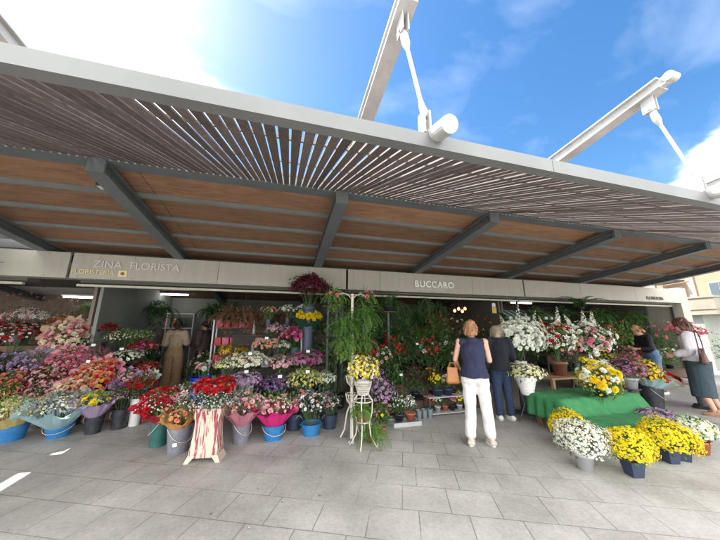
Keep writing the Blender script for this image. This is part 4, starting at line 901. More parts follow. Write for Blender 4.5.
def arrangement(label, x, y, z, zc, Rr, blooms, spikes, leaf='leaf', potm=whiteP, potr=.1, poth=.2, squash=.8, group='funeral style arrangements', nleaf=300, big=None, tilt=0, name='flower_arrangement'):
    root = thing(name, label, 'arrangement', (x,y,z), 'large flower arrangements'); M = tiltm(tilt, 0)
    mb = MB(); lathe(mb, pot_profile(potr, poth), 24); mb.build('pot', potm, root, smooth=True)
    c = np.array([0,0,zc-z]); rad = (Rr, Rr*.8, Rr*squash)
    mb = MB(); mats = []; blossoms_into(mb, blooms, rad, c, M, -.45, mats); mb.build('blossoms', mats, root)
    if big:
        for kind, key, n, s in big:
            Pn, Nn = dome(n, rad, .0, .12, (.98,1.05)); Pn = Pn @ M.T + c; Nn = Nn @ M.T; first = None
            for i in range(n):
                if Pn[i][1] > Rr*.45: continue
                if first is None:
                    mb = MB()
                    for V, F, m in T(kind): mb.add(V*s, F, m)
                    o = mb.build('bloom', [P[key], P['centre']], root); first = o
                else:
                    o = first.copy(); COL.objects.link(o); o.parent = root
                o.location = tuple(Pn[i]); o.rotation_euler = Vector(Nn[i]).to_track_quat('Z','Y').to_euler(); o.scale = [rnd.uniform(.85,1.15)]*3
    mb = MB(); leaves_into(mb, nleaf, tuple(r*1.02 for r in rad), c, M, .085, -.7, 0, (.4,1.05)); 
    for i in range(10): tube(mb, [(0,0,poth*.8), tuple(c*.7 + rng.normal(size=3)*.05)], .008, 5)
    mb.build('foliage', P[leaf], root)
    for bx, by, bz, dx, dy, dz, L, key, s in spikes:
        mb = MB(); mats = []; spike(mb, (bx, by, bz+zc-z), (dx,dy,dz), L, key, mats, s); mb.build('gladiolus_spike', mats, root)
    return root
cloth_m = surf('green_cloth', (.035,.20,.07), (.022,.14,.048), .85, 9, bump=.15, bscale=120)
# pedestals
def pedestal(label, x, y, r, h, m=steel):
    t = thing('pedestal', label, 'pedestal', (x,y,0), 'plinths under the arrangements'); mb = MB(); lathe(mb, [(r*1.1,0),(r*1.1,.02),(r*.35,.05),(r*.35,h-.05),(r,h-.02),(r,h)], 20); mb.build('plinth', m, t); return t
pedestal('dark plinth behind the white pot carrying the all white arrangement', 4.42, 4.45, .16, .72)
arrangement('very large all white arrangement of carnations and gladioli', 4.47, 4.45, .72, 1.31, .47, [('carn','white',200,.05),('daisy','white',40,.045),('spray','cream',40)],
    [(.0,-.05,.2,.10,.0,1,.52,'white',.045),(-.28,-.05,.15,-.35,0,.9,.36,'cream',.04),(.38,0,.15,.35,0,1,.48,'white',.042),(.2,0,.25,.3,0,1,.3,'white',.04)], squash=.78, big=[('carn','white',46,.065)])
# back table for the two mixed arrangements
t = thing('side_table', 'brown wooden table under the red and pink arrangements', 'table', (5.5, 4.35, 0)); mb = MB(); box(mb,-.75,.75,-.28,.28,.62,.65); mb.build('tabletop', wood, t)
for sx in (-.7,.7):
    for sy in (-.24,.24): mb = MB(); box(mb,sx-.025,sx+.025,sy-.025,sy+.025,0,.619); mb.build('leg', wood, t)
arrangement('red carnation and white lily arrangement in a brown box', 5.24, 4.3, .65, 1.29, .46, [('carn','red',24,.045),('carn','scarlet',8,.04),('lily','white',46,.055),('carn','white',30,.04),('spray','cream',50),('rose','peach',10,.04)],
    [(.12,0,.25,.12,0,1,.45,'white',.045),(-.22,0,.1,-.3,0,1,.42,'cream',.042),(.3,0,.15,.5,0,1,.32,'pale_pink',.04)], potm=surf('brown_box',(.2,.09,.05),(.14,.06,.035),.6), potr=.14, poth=.26, squash=.7)
arrangement('pink rose and white lily arrangement in a grey pail', 5.95, 4.2, .65, 1.29, .49, [('rose','pale_pink',30,.05),('rose','pink',16,.045),('lily','white',40,.06),('carn','white',40,.05),('spray','cream',20)],
    [(.0,0,.25,.0,0,1,.38,'white',.05),(.22,0,.25,.1,0,1,.36,'white',.05),(-.3,0,.2,-.6,0,.9,.40,'white',.048),(-.1,-.3,-.3,-.1,-.1,-1,.35,'white',.05)], potm=paleP, potr=.12, poth=.28, squash=.75, tilt=.15)
t = bucket('small black vase on the brown table between the two arrangements', 5.50, 4.16, .65, .06, .24, blackP, False, name='vase', cat='vase')
bouquet('short yellow freesias beside the grey pail', 5.62, 4.08, .92, .09, [('daisy','yellow',20,.03)], None, 'leaf', .2, (0,0), .8, 30, 'bunches of cut flowers', lsize=.04)
t = bucket('small grey vase holding the yellow freesias', 5.62, 4.08, .65, .055, .2, paleP, False, name='vase', cat='vase')

# green cloth over a stepped low table
def drape(x, y):
    """height of the green cloth over the two-level bench"""
    top = .47; low = .27
    s = min(1, max(0, (3.42-y)/.22)); s = s*s*(3-2*s)
    return top*(1-s) + low*s
t = thing('stepped_bench', 'low two level bench hidden under the green cloth', 'bench', (4.75, 3.3, 0))
mb = MB(); box(mb,-.64,.9,.12,.62,.44,.458); mb.build('upper_board', wood, t); mb = MB(); box(mb,-.64,.9,-.48,.02,.24,.258); mb.build('lower_board', wood, t)
for sx in (-.60,.86):
    for y_, z_ in ((.16,.439),(.58,.439),(-.44,.239)): mb = MB(); box(mb,sx-.02,sx+.02,y_-.02,y_+.02,0,z_); mb.build('leg', wood, t)
nx, ny = 90, 70; x0, x1, y0, y1 = 4.05, 5.72, 2.72, 3.98; V = []
for j in range(ny+1):
    for i in range(nx+1):
        x = x0-.16+(x1-x0+.32)*i/nx; y = y0-.14+(y1-y0+.16)*j/ny
        ex = max(0, x0-x, x-x1); ey = max(0, y0-y)
        xx = min(max(x, x0-.02-ex*.15), x1+.02+ex*.15); yy = max(y, y0-.02-ey*.15)
        z = drape(xx, yy) + .003; drop = (ex+ey)*2.0
        f = noise.noise(Vector((x*3.1, y*3.1, 0)))*.008 + noise.noise(Vector((x*9, y*5, 3)))*.009
        if drop > 0: xx += .02*math.sin(y*38)*(ex > 0)*min(1, drop*6); yy += .02*math.sin(x*34)*(ey > 0)*min(1, drop*6)
        V.append((xx-4.75, yy-3.3, max(.012, z - drop + abs(f)*2 + .004)))
F = [(j*(nx+1)+i, j*(nx+1)+i+1, (j+1)*(nx+1)+i+1, (j+1)*(nx+1)+i) for j in range(ny) for i in range(nx)]
mb = MB(); mb.add(V, np.array(F)); o = mb.build('green_cloth', cloth_m, smooth=True); o.location = (4.75, 3.3, .0)
sm = o.modifiers.new('thick', 'SOLIDIFY'); sm.thickness = .003; sm.offset = 1
setp(o, 'bright green cloth draped over the stepped bench', 'cloth')
arrangement('yellow and white chrysanthemum spray lying on the green cloth', 4.93, 3.42, .475, .70, .31, [('daisy','gold',60,.03),('daisy','lemon',40,.026),('spray','cream',30),('spray','leaf_light',50,.03)],
    [(-.05,0,.12,-.1,0,1,.34,'white',.042),(-.24,-.05,.1,-.8,0,.9,.2,'white',.04)], potm=blackP, potr=.1, poth=.1, squash=.85, big=[('bigmum','yellow',8,.068),('bigmum','lemon',9,.07),('bigmum','gold',5,.06),('bigmum','white',8,.06),('carn','white',12,.05)], tilt=.35)

def mix(a, na, sa, b, nb, sb): return [('mini', a, int(na*1.6), sa*.64), ('mini', b, int(nb*1.5), sb*.68), ('daisy', a, int(na*.25), sa*.9)]
mum_pot('golden yellow chrysanthemums at the left corner of the green cloth', 3.74, 3.06, .225, .26, mix('yellow', 400, .021, 'lemon', 90, .017), greyP, .10, .14, .85, zmin=-.45)
mum_pot('white chrysanthemums in a pale grey pot, front left', 3.32, 2.60, .245, .30, [('mini','white',560,.0125),('mini','cream',160,.013),('daisy','white',140,.017)], paleP, .095, .17, .80, leaf='leaf_grey', zmin=-.45)
mum_pot('yellow chrysanthemums in a square navy pot, front centre', 3.67, 2.36, .205, .28, mix('yellow', 400, .021, 'lemon', 90, .018), navyP, .105, .15, .9, square=True, zmin=-.5)
mum_pot('widest yellow chrysanthemum cushion in two navy pots', 4.44, 2.45, .255, .265, mix('yellow', 500, .021, 'lemon', 140, .018), navyP, .10, .15, .74, square=True, zmin=-.45)
t = thing('flower_pot', 'second navy pot propping the widest yellow cushion', 'pot', (4.66,2.44,0)); mb = MB(); lathe(mb, pot_profile(.09,.15), 4); mb.build('pot', navyP, t)
mum_pot('white and pale green chrysanthemums in a terracotta pot at the right edge', 5.14, 2.52, .18, .27, [('daisy','white',260,.02),('daisy','lime',130,.018)], terra, .11, .15, .75, zmin=-.4)
mum_pot('flat pale purple chrysanthemums behind the widest yellow cushion', 5.38, 3.02, .27, .22, [('daisy','lilac',300,.022),('daisy','mauve',220,.02)], greyP, .1, .12, .5, leaf='leaf_grey', zmin=-.3)
pedestal('dark plinth under the two coloured chrysanthemums right of the green cloth', 6.75, 4.1, .15, .38)
o = mum_pot('big chrysanthemum cushion, dull purple left and yellow right, in a grey pot', 6.75, 4.1, .36, .72, [('daisy','mauve',300,.024),('daisy','burgundy',240,.022)], paleP, .14, .2, .62, z0=.38, leaf='leaf_grey', zmin=-.3)
mb = MB(); mats = []; blossoms_into(mb, [('daisy','yellow',130,.028),('daisy','lemon',40,.024)], (.19,.24,.22), np.array([.22,-.14,.32]), np.eye(3), -.5, mats); mb.build('yellow_blossoms', mats, o)
bouquet('red and pink carnations in blue and cream paper leaning on a dark bucket', 7.55, 4.05, .60, .27, [('carn','red',60,.045),('carn','burgundy',30,.04),('carn','pale_pink',16,.045)], 'cream', 'leaf', .42, (.3,.5), .35, 80, 'wrapped bouquets')
bucket('dark bucket right of the grey pot of two coloured chrysanthemums', 7.22, 4.05, 0, .19, .42, blackP, True, group='flower buckets', cat='bucket')
bouquet('flat red bouquet in blue paper lying across the dark bucket', 7.22, 4.0, .56, .24, [('carn','red',50,.042),('carn','burgundy',34,.04)], 'aqua', 'leaf', .28, (.15,.2), .35, 60, 'wrapped bouquets')
# right interior
rb = [('bush','dark red leaved shrub deep in the right stall',7.6,7.1,1.25,.75,'leaf_dark',[('carn','burgundy',50,.04)]),('palm','wide dark palm in the right stall',8.6,7.1,1.25,.9,'leaf_dark',None),
 ('bush','dark bushy plant left of the blonde woman',8.2,6.5,.8,.6,'leaf_dark',None),('bush','bushy plant with small mauve blooms in the right stall',7.6,5.9,.35,.6,'leaf',[('daisy','mauve',40,.03)]),
 ('bush','low plant with yellow blooms behind the blonde woman',8.9,5.9,.35,.5,'leaf',[('daisy','yellow',40,.03)]),('bush','pink flowering plant right of the blonde woman',9.8,5.9,.35,.55,'leaf',[('carn','pink',30,.04)]),
 ('bush','tall airy shrub with pale leaves near the end pier',10.9,6.6,.8,1.0,'leaf_light',None),('bush','rust brown shrub right of the blonde woman',10.2,6.5,.8,.7,'leaf_olive',[('spray','orange',40,.035)]),
 ('spiky','spiky plant between the shrubs of the right stall',9.4,6.6,.8,.7,'leaf',None),('palm','feathery plant near the end pier',11.6,6.9,.8,.9,'leaf',None),
 ('bush','low red flowering plant near the end pier',10.8,5.9,.35,.5,'leaf',[('carn','red',40,.04)]),('bush','leafy plant in the far corner near the end pier',11.6,5.9,.35,.5,'leaf_light',[('daisy','white',20,.03)])]
for kind, lab, x, y, z, S, lf, fl in rb: plant(kind, lab, x, y, z, S, lf, blackP, .1, .12, fl, 'plants in the right stall', n=(300 if kind == 'bush' else 20 if kind == 'palm' else 44), wleaf=(S*.14 if kind == 'bush' else None))
plant('palm','dark palm tuft poking out over the right fascia', 7.95, 5.62, 2.0, .75, 'leaf_dark', blackP, n=9)
t = thing('column_shelf', 'tall thin black column shelf under the palm tuft at the right fascia', 'shelf', (7.95,5.62,0), 'column shelves'); mb = MB(); box(mb,-.12,.12,-.12,.12,1.98,2.0); mb.build('top_board', dwood, t); mb = MB(); box(mb,-.02,.02,-.02,.02,.02,1.979); box(mb,-.12,.12,-.12,.12,0,.019); mb.build('column', steel, t)
hanging('dark fern hanging at the far left edge over the fascia', -4.75, 5.5, 2.28, .5, 'leaf_dark', 'palm', None, 'hanging plants under the fascia', n=9, top=2.9)
# striped awning inside the right stall
t = thing('striped_awning', 'small green and white striped awning inside the right stall', 'awning', (6.95, 6.9, 2.12))
mb = MB(); gs = surf('awning_green',(.02,.13,.07),(.015,.1,.05),.7); wsx = surf('awning_white',(.55,.56,.52),(.48,.5,.46),.7)
for i in range(16): mb.add([(-.8+i*.11,0,0),(-.8+(i+1)*.11,0,0),(-.8+(i+1)*.11,-.45,-.22),(-.8+i*.11,-.45,-.22),(-.8+(i+1)*.11,-.452,-.30),(-.8+i*.11,-.452,-.30)], np.array([(0,1,2,3),(3,2,4,5)]), i % 2)
mb.build('awning_cloth', [gs, wsx], t); mb = MB(); tube(mb, [(-.8,0,.0),(.96,0,0)], .02, 8); tube(mb, [(-.8,-.45,-.21),(.96,-.45,-.21)], .012, 8); mb.build('awning_rail', steel, t)
# lit bulbs and hanging sign
for i, (x, z) in enumerate(((5.0,2.12),(5.12,2.05),(5.22,2.13),(4.86,2.06))):
    t = thing('pendant_lamp', 'small glowing orange pendant lamp above the woman in the navy top', 'lamp', (x, 7.0, z), 'cluster of orange pendant lamps'); mb = MB(); lathe(mb, [(.001,-.04),(.03,-.028),(.04,0),(.03,.03),(.012,.05)], 14); mb.build('shade', glow('amber_glow',(1,.42,.12),2.2), t, smooth=True); mb = MB(); tube(mb, [(0,0,.05),(0,0,2.655-z)], .003, 4); mb.build('cord', steel, t)
t = thing('hanging_sign', 'small yellow and white notice hanging inside right of the pendant lamps', 'sign', (5.55, 6.2, 2.1)); mb = MB(); box(mb,-.07,.07,-.004,.004,-.14,.02); mb.build('yellow_panel', surf('yellow_card',(.55,.38,.06),(.5,.34,.05),.5), t); mb = MB(); box(mb,-.055,.055,-.004,.004,.03,.13); mb.build('white_panel', whiteP, t); mb = MB(); tube(mb, [(0,0,.131),(0,0,.26)], .004, 4); mb.build('wire', steel, t)
# left stall interior: shelf unit, vases, hanging greens and dried flowers
t = thing('wall_shelf', 'white shelf unit on the back wall of the left stall', 'shelf', (-4.1+.6, 10.0, 0))
for z in (1.05,1.55,2.0): mb = MB(); box(mb,-.75,.75,-.15,.15,z,z+.03); mb.build('board', whiteP, t)
for sx in (-.75,-.02,.72): mb = MB(); box(mb,sx,sx+.03,-.15,.15,0,1.049); box(mb,sx,sx+.03,-.15,.15,1.081,1.549); box(mb,sx,sx+.03,-.15,.15,1.581,1.999); mb.build('upright', whiteP, t)
for i, (x, z, m_, lab) in enumerate(((-3.9,1.58,whiteP,'white vase'),(-3.6,1.58,surf('rose_glaze',(.5,.12,.16)),'rose red vase'),(-3.3,1.58,surf('brass',(.7,.42,.1),(.6,.35,.08),.3,metal=.8),'brass vase'),(-3.05,1.58,tealP,'teal vase'),(-3.95,1.08,paleP,'grey vase'),(-3.62,1.08,terra,'terracotta jug'),(-3.2,1.08,surf('rose_glaze',(.5,.12,.16)),'round rose vase'),(-2.95,1.08,blackP,'black vase'))):
    t = thing('vase', lab + (' on the upper board of the white shelf unit' if z > 1.3 else ' on the lower board of the white shelf unit'), 'vase', (x,9.95,z), 'vases on the shelf unit'); mb = MB(); lathe(mb, [(.05,0),(.085,.08),(.075,.17),(.035,.24),(.045,.28),(.035,.28)], 18); mb.build('vase_body', m_, t, smooth=True)
for i, (x, y, lf, lab) in enumerate(((-4.6,8.6,'leaf','green garland hanging left of the white shelf unit'),(-3.4,8.8,'leaf_dark','green garland hanging above the white shelf unit'),(-2.0,9.0,'leaf_dark','dark garland hanging behind the man'),(-1.5,8.8,'leaf_dark','second dark garland hanging right of the man'),(-.9,7.2,'dry','brown dried flower bunch hanging over the red rack'),(-.5,7.3,'dry','dried flower bunch hanging left of the peach roses'),(-1.3,7.3,'dry','dried flower bunch at the left end above the red rack'),(0.1,7.6,'dry','dried flower bunch hanging behind the white carnations'))):
    hanging(lab, x, y, 1.95 if lf != 'dry' else 1.75, .75 if lf != 'dry' else .6, lf, 'trail', None, 'hanging garlands in the left stall', n=34, wleaf=.09, top=2.65)
for x, y, lab in ((-5.5,8.4,'brown dried flower shrub standing left in the glazed stall'),(-6.5,8.4,'second brown dried shrub at the far left'),(-4.6,9.2,'dried shrub by the dark post at left'),(-7.6,8.8,'pale dried shrub at the very far left')):
    plant('bush', lab, x, y, 0, 2.1, 'dry', blackP, .2, .3, [('spray','dusty',60,.05)], 'dried shrubs', n=1300, wleaf=.075)
# things by the back wall of the middle stall
for x, y, h, lf, lab in ((4.4,7.4,1.9,'dry','tall dried pampas bunch behind the navy woman'),(5.0,7.6,1.8,'leaf_grey','grey green shrub behind the white arrangement'),(4.0,7.9,2.1,'leaf_dark','tall dark ficus behind the navy woman'),(5.6,8.2,2.0,'dry','brown dried shrub behind the white arrangement'),(6.6,8.4,1.9,'leaf_dark','dark shrub behind the striped awning'),(.9,7.2,1.9,'leaf_dark','tall dark shrub behind the yellow roses'),(-.2,8.0,1.8,'dry','tall dried shrub behind the left cut flower stand')):
    plant('bush', lab, x, y, 0, h, lf, blackP, .18, .3, None, 'tall plants inside the stalls', n=1100, wleaf=.09)
# flats and pots right of the pier
row('G','pink flowers in front of the kiosk at the right edge', 11.3, 5.2, 1.45, .4, None, .1, [('carn','pink',50,.05),('spray','white',30)], 'leaf', L=.5)

# ------------------------------------------------------------------ people
def skinmat(name, c): return surf('skin_'+name, c, tuple(v*.88 for v in c), .5, 12, bump=.05)
def capsule(mb, p0, p1, r0, r1, n=14):
    """tapered capsule; radii may be (x, y) pairs for roughly vertical segments"""
    p0, p1 = Vector(p0), Vector(p1); d = p1-p0; L = d.length or 1e-4; d = d/L
    e0 = r0 if isinstance(r0, tuple) else (r0, r0); e1 = r1 if isinstance(r1, tuple) else (r1, r1)
    X = Vector((1,0,0)); u = X - d*X.dot(d); u = u.normalized() if u.length > .3 else d.orthogonal().normalized(); v = d.cross(u)
    V = []; rings = []
    for t in np.linspace(-PI/2, 0, 5)[0:]: rings.append((p0, e0, math.cos(t), math.sin(t)*min(e0)))
    for t in np.linspace(0, PI/2, 5): rings.append((p1, e1, math.cos(t), math.sin(t)*min(e1)))
    for c, e, k, h in rings:
        k = max(k, .02)
        for j in range(n):
            a = 2*PI*j/n; V.append(tuple(c + d*h + u*(e[0]*k*math.cos(a)) + v*(e[1]*k*math.sin(a))))
    m = len(rings)
    F = [(i*n+j, i*n+(j+1)%n, (i+1)*n+(j+1)%n, (i+1)*n+j) for i in range(m-1) for j in range(n)]
    mb.add(V, [np.array(F), np.array([list(range(n))[::-1], [(m-1)*n+j for j in range(n)]])])
def ellip(mb, c, r, rot=None): 
    V = []; n, m = 18, 11
    for i in range(m):
        t = -PI/2 + PI*i/(m-1); k = max(math.cos(t), .02)
        for j in range(n):
            a = 2*PI*j/n; p = Vector((r[0]*k*math.cos(a), r[1]*k*math.sin(a), r[2]*math.sin(t)))
            if rot: p = rot @ p
            V.append(tuple(Vector(c)+p))
    F = [(i*n+j, i*n+(j+1)%n, (i+1)*n+(j+1)%n, (i+1)*n+j) for i in range(m-1) for j in range(n)]
    mb.add(V, [np.array(F), np.array([list(range(n))[::-1], [(m-1)*n+j for j in range(n)]])])
def fuse(mb, name, mat, parent, vox=.012, smooth=6, folds=0, fscale=9, fz=.4, hem=None):
    """fuses overlapping shapes into one smooth continuous surface"""
    o = mb.build(name, mat, None); 
    r = o.modifiers.new('r', 'REMESH'); r.mode = 'VOXEL'; r.voxel_size = vox; r.use_smooth_shade = True
    s = o.modifiers.new('s', 'SMOOTH'); s.factor = .5; s.iterations = smooth
    dg = bpy.context.evaluated_depsgraph_get(); me = bpy.data.meshes.new_from_object(o.evaluated_get(dg)); me.name = name
    bpy.data.objects.remove(o)
    if folds:
        nr = [v.normal.copy() for v in me.vertices]
        for v, n_ in zip(me.vertices, nr):
            q = Vector((v.co.x*fscale, v.co.y*fscale, v.co.z*fscale*fz)); v.co += n_*(folds*(abs(noise.noise(q))*2-.6) + folds*.4*noise.noise(q*2.7))
    if hem is not None:
        for v in me.vertices:
            h_ = hem + .006*math.sin(v.co.x*30) + .01*noise.noise(v.co*9)
            if v.co.z < h_: v.co.z = h_
    me.materials.clear(); me.materials.append(mat)
    for p in me.polygons: p.use_smooth = True
    o = bpy.data.objects.new(name, me); COL.objects.link(o); o.parent = parent; return o
def lerp(a, b, t): return Vector(a)*(1-t) + Vector(b)*t
def hand(mb, wr, el, side, s=1.0, curl=.5, palm=None):
    """palm, four unequal curled fingers and a thumb leaving the side of the palm"""
    wr = Vector(wr); d = (wr-Vector(el)).normalized(); pn = Vector(palm or (-side*1.0, 0, 0)); pn = (pn - d*pn.dot(d)).normalized(); sd = d.cross(pn).normalized()
    k = wr + d*.085*s
    for q in (-.026,-.009,.009,.026): capsule(mb, wr+sd*q*.6*s, k+sd*q*s, .014*s, .0125*s, 8)
    for q, L in ((-.03,.058),(-.01,.072),(.01,.076),(.03,.068)):
        p = k + sd*q*s; a = p + (d*math.cos(curl*.6)+pn*math.sin(curl*.6))*L*.45*s; b = a + (d*math.cos(curl*1.5)+pn*math.sin(curl*1.5))*L*.32*s; c = b + (d*math.cos(curl*2.3)+pn*math.sin(curl*2.3))*L*.25*s
        capsule(mb, p, a, .0098*s, .009*s, 8); capsule(mb, a, b, .009*s, .0083*s, 8); capsule(mb, b, c, .0083*s, .0072*s, 8)
    tb = wr + d*.022*s + sd*.026*s; t1 = tb + (sd*.6+d*.75+pn*.25).normalized()*.036*s; t2 = t1 + (sd*.2+d*.9+pn*.4).normalized()*.028*s
    capsule(mb, tb, t1, .0125*s, .0105*s, 8); capsule(mb, t1, t2, .0105*s, .0085*s, 8)
def shoe(label, ank, yaw, mat, parent, s=1.0, sole=None, z0=0):
    """toe points along yaw (0 = +Y)"""
    dx, dy = math.sin(yaw), math.cos(yaw); A = Vector((ank[0], ank[1], z0)); f = Vector((dx, dy, 0)); mb = MB(); rt = Vector((dy,-dx,0))
    heel = A - f*.05*s; toe = A + f*.15*s
    for q in (-.012,.012):
        capsule(mb, heel+Vector((0,0,.04*s))+rt*q, A+f*.08*s+Vector((0,0,.036*s))+rt*q*1.8, .034*s, .030*s, 12); capsule(mb, A+f*.08*s+Vector((0,0,.034*s))+rt*q*1.8, toe+Vector((0,0,.03*s))+rt*q, .030*s, .026*s, 12)
    capsule(mb, heel+f*.02+Vector((0,0,.05*s)), A+Vector((0,0,.085*s)), .034*s, .036*s, 12)
    o = fuse(mb, 'shoe', mat, parent, .008, 3)
    mb = MB(); pts = []
    for a in np.linspace(0, 2*PI, 24, endpoint=False):
        c, s_ = math.cos(a), math.sin(a); w = .043 + .006*(c > 0); p = A + f*(.05 + .125*c)*s + rt*(w*s_)*s; pts.append(p)
    V = [tuple(p+Vector((0,0,.001))) for p in pts] + [tuple(p+Vector((0,0,.02*s))) for p in pts]; n = 24
    mb.add(V, [np.array([(j,(j+1)%n,n+(j+1)%n,n+j) for j in range(n)]), np.array([list(range(n))[::-1], list(range(n,2*n))])]); mb.build('sole', sole or mat, o)
    return o
def person(label, loc, yaw, J, skin, garments, hair, H=1.0, vox=.011, group=None, faceside=1, hands=(.6,.6), headtilt=(0,0), face=True, palm=(None,None), fem=True, bare=()):
    """local frame looks along +Y; J holds joint positions in metres"""
    root = thing('person', label, 'person', loc, group, yaw); root.scale = (H,H,H)
    g = lambda k: Vector(J[k])
    mb = MB(); fm = .93 if fem else 1.05
    capsule(mb, g('pelvis'), g('waist'), (.135,.095), (.115*fm,.085), 18); capsule(mb, g('waist'), g('chest'), (.115*fm,.085), (.145*fm,.10), 18)
    capsule(mb, g('chest'), lerp(g('chest'), g('neck'), .75), (.145*fm,.095), (.07,.06), 18)
    capsule(mb, g('neck'), g('head')+Vector((0,-.01,-.03)), .052*fm, .05*fm)
    Rh = Matrix.Rotation(headtilt[0], 3, 'X') @ Matrix.Rotation(headtilt[1], 3, 'Z')
    hc = g('head'); hp = lambda x, y, z: hc + Rh @ Vector((x,y,z))
    ellip(mb, hp(0,-.012,.03), (.076,.094,.092), Rh); ellip(mb, hp(0,.03,-.045), (.055,.058,.062), Rh); ellip(mb, hp(0,.062,-.082), (.024,.02,.02), Rh)
    capsule(mb, hp(0,.078,.015), hp(0,.102,-.022), .009, .013, 8)
    for s in (-1,1):
        ellip(mb, hp(s*.079,-.008,-.005), (.009,.018,.03), Rh); ellip(mb, hp(s*.03,.068,-.02), (.022,.018,.02), Rh)
    capsule(mb, hp(-.018,.088,-.058), hp(.018,.088,-.058), .008, .008, 8)
    for s, q in ((-1,'L'),(1,'R')):
        sh, el, wr = g('sh'+q), g('el'+q), g('wr'+q); hi, kn, an = g('hip'+q), g('kn'+q), g('an'+q)
        capsule(mb, lerp(g('chest'), g('neck'), .6), sh, .05, .052); capsule(mb, sh, el, .049*fm, .038*fm); capsule(mb, el, lerp(el, wr, .35), .038*fm, .037*fm); capsule(mb, lerp(el, wr, .35), wr, .037*fm, .024)
        hand(mb, wr, el, s, .95, hands[0 if s < 0 else 1], palm[0 if s < 0 else 1])
        capsule(mb, g('pelvis')+Vector((s*.05,0,0)), hi, .10, .088); capsule(mb, hi, kn, .088, .055); capsule(mb, kn, lerp(kn, an, .3), .055, .056); capsule(mb, lerp(kn, an, .3), an, .056, .035)
        capsule(mb, an, an+Vector((0,.06,-.045)), .034, .026)
    body = fuse(mb, 'body', skin, root, vox, 5)
    if face:
        for s in (-1,1):
            mb = MB(); ellip(mb, hp(s*.031,.079,-.006), (.012,.007,.008), Rh); ellip(mb, hp(s*.031,.085,-.006), (.0055,.003,.0055), Rh); mb.build('eye', surf('eye_dark',(.03,.025,.02),(.05,.04,.03),.2), root, smooth=True)
        mb = MB(); capsule(mb, hp(-.017,.093,-.057), hp(.017,.093,-.057), .0055, .0055, 8); mb.build('lips', surf('lip',(.35,.10,.09),(.3,.08,.08),.4), root, smooth=True)
    # hair: list of (p0, p1, r0, r1) about the head centre
    mb = MB()
    for p0, p1, r0, r1 in hair['caps']: capsule(mb, hp(*p0), hp(*p1), r0, r1)
    ellip(mb, hp(0,-.024,.042), hair.get('cap', (.092,.10,.092)), Rh)
    h = fuse(mb, 'hair', hair['mat'], root, .008, 2, hair.get('rough', .010), 38, .25)
    mb = MB()
    for i in range(230):
        az = rnd.uniform(0, 2*PI); el = rnd.uniform(-.1, 1.4)
        if math.sin(az) > .5 and el < .75: continue
        rr_ = hair.get('cap', (.092,.10,.092)); p = Vector((rr_[0]*1.0*math.cos(el)*math.cos(az), -.024+rr_[1]*1.0*math.cos(el)*math.sin(az), .042+rr_[2]*1.02*math.sin(el)))
        pts = [p]; d_ = Vector((math.cos(az)*.7*math.sin(max(.1,el)), math.sin(az)*.7*math.sin(max(.1,el)), -.55)) + Vector((rnd.uniform(-.3,.3), rnd.uniform(-.3,.3), 0))
        for q in range(4): d_ = d_*.8 + Vector((0,0,-.25)) + Vector((rnd.uniform(-.1,.1), rnd.uniform(-.1,.1), 0)); pts.append(pts[-1] + d_.normalized()*rnd.uniform(.018,.03))
        curved(mb, [hp(*v) for v in pts], rnd.uniform(.003,.0065))
    mb.build('hair_strands', hair['mat'], h)
    for kind, mat, kw in garments:
        mb = MB()
        if kind == 'top':
            b = kw.get('b', .022); lo = kw.get('low', 0); A = g('pelvis')+Vector((0,0,lo)); fl = kw.get('flare', .02)
            capsule(mb, A-Vector((0,0,.06)), g('waist'), (.142+b+fl,.112+b+fl), (.125*fm+b,.095+b), 22); capsule(mb, g('waist'), g('chest'), (.125*fm+b,.095+b), (.152*fm+b,.108+b), 22)
            capsule(mb, g('chest'), lerp(g('chest'), g('neck'), .72), (.150*fm+b,.105+b), (.075+b*.5,.065+b*.5), 22)
            for q in 'LR':
                sh, el, wr = g('sh'+q), g('el'+q), g('wr'+q); sl = kw.get('sleeve', 1.0); sb = kw.get('sb', b*.7)
                capsule(mb, lerp(g('chest'), g('neck'), .6), lerp(sh, lerp(g('chest'), g('neck'), .6), .12 if sl == 0 else 0), .056+sb*.6, .058+sb*.6)
                if sl > 0:
                    if sl <= 1: capsule(mb, sh, lerp(sh, el, sl), .055+sb, .048+sb)
                    else:
                        capsule(mb, sh, el, .055+sb, .045+sb); capsule(mb, el, lerp(el, wr, min(.97, sl-1)), .045+sb, .034+sb)
            fuse(mb, kw.get('name', 'shirt'), mat, root, .010, 4, kw.get('fold', .007), kw.get('fs', 9), .4, A.z-.015)
        elif kind == 'trousers':
            b = kw.get('b', .02); wd = kw.get('wide', .02)
            capsule(mb, g('pelvis')+Vector((0,0,kw.get('rise', .06))), g('pelvis')+Vector((0,-.01,-.03)), (.140+b,.108+b), (.148+b,.115+b), 22)
            for q in 'LR':
                hi, kn, an = g('hip'+q), g('kn'+q), g('an'+q); end = kw.get('end', .93)
                capsule(mb, lerp(g('pelvis'), hi, .8)+Vector((0,-.02,-.02)), hi+Vector((0,-.015,0)), .098+b, .096+b*.9); capsule(mb, hi, kn, .094+b*.8, .062+b*.6+wd*.6); capsule(mb, kn, lerp(kn, an, end), .062+b*.6+wd*.6, .052+b*.4+wd)
            fuse(mb, kw.get('name', 'trousers'), mat, root, .010, 4, kw.get('fold', .007), 8, .5)
        elif kind == 'skirt':
            b = .02; b = .045; kL, kR = g('knL'), g('knR'); mid = (kL+kR)/2 + Vector((0,0,kw.get('low', 0)))
            capsule(mb, g('pelvis')+Vector((0,0,.07)), g('pelvis'), (.135+b,.10+b), (.155+b,.125+b), 24); capsule(mb, g('pelvis'), mid, (.155+b,.125+b), (kw.get('w', .19), kw.get('d', .13)), 24)
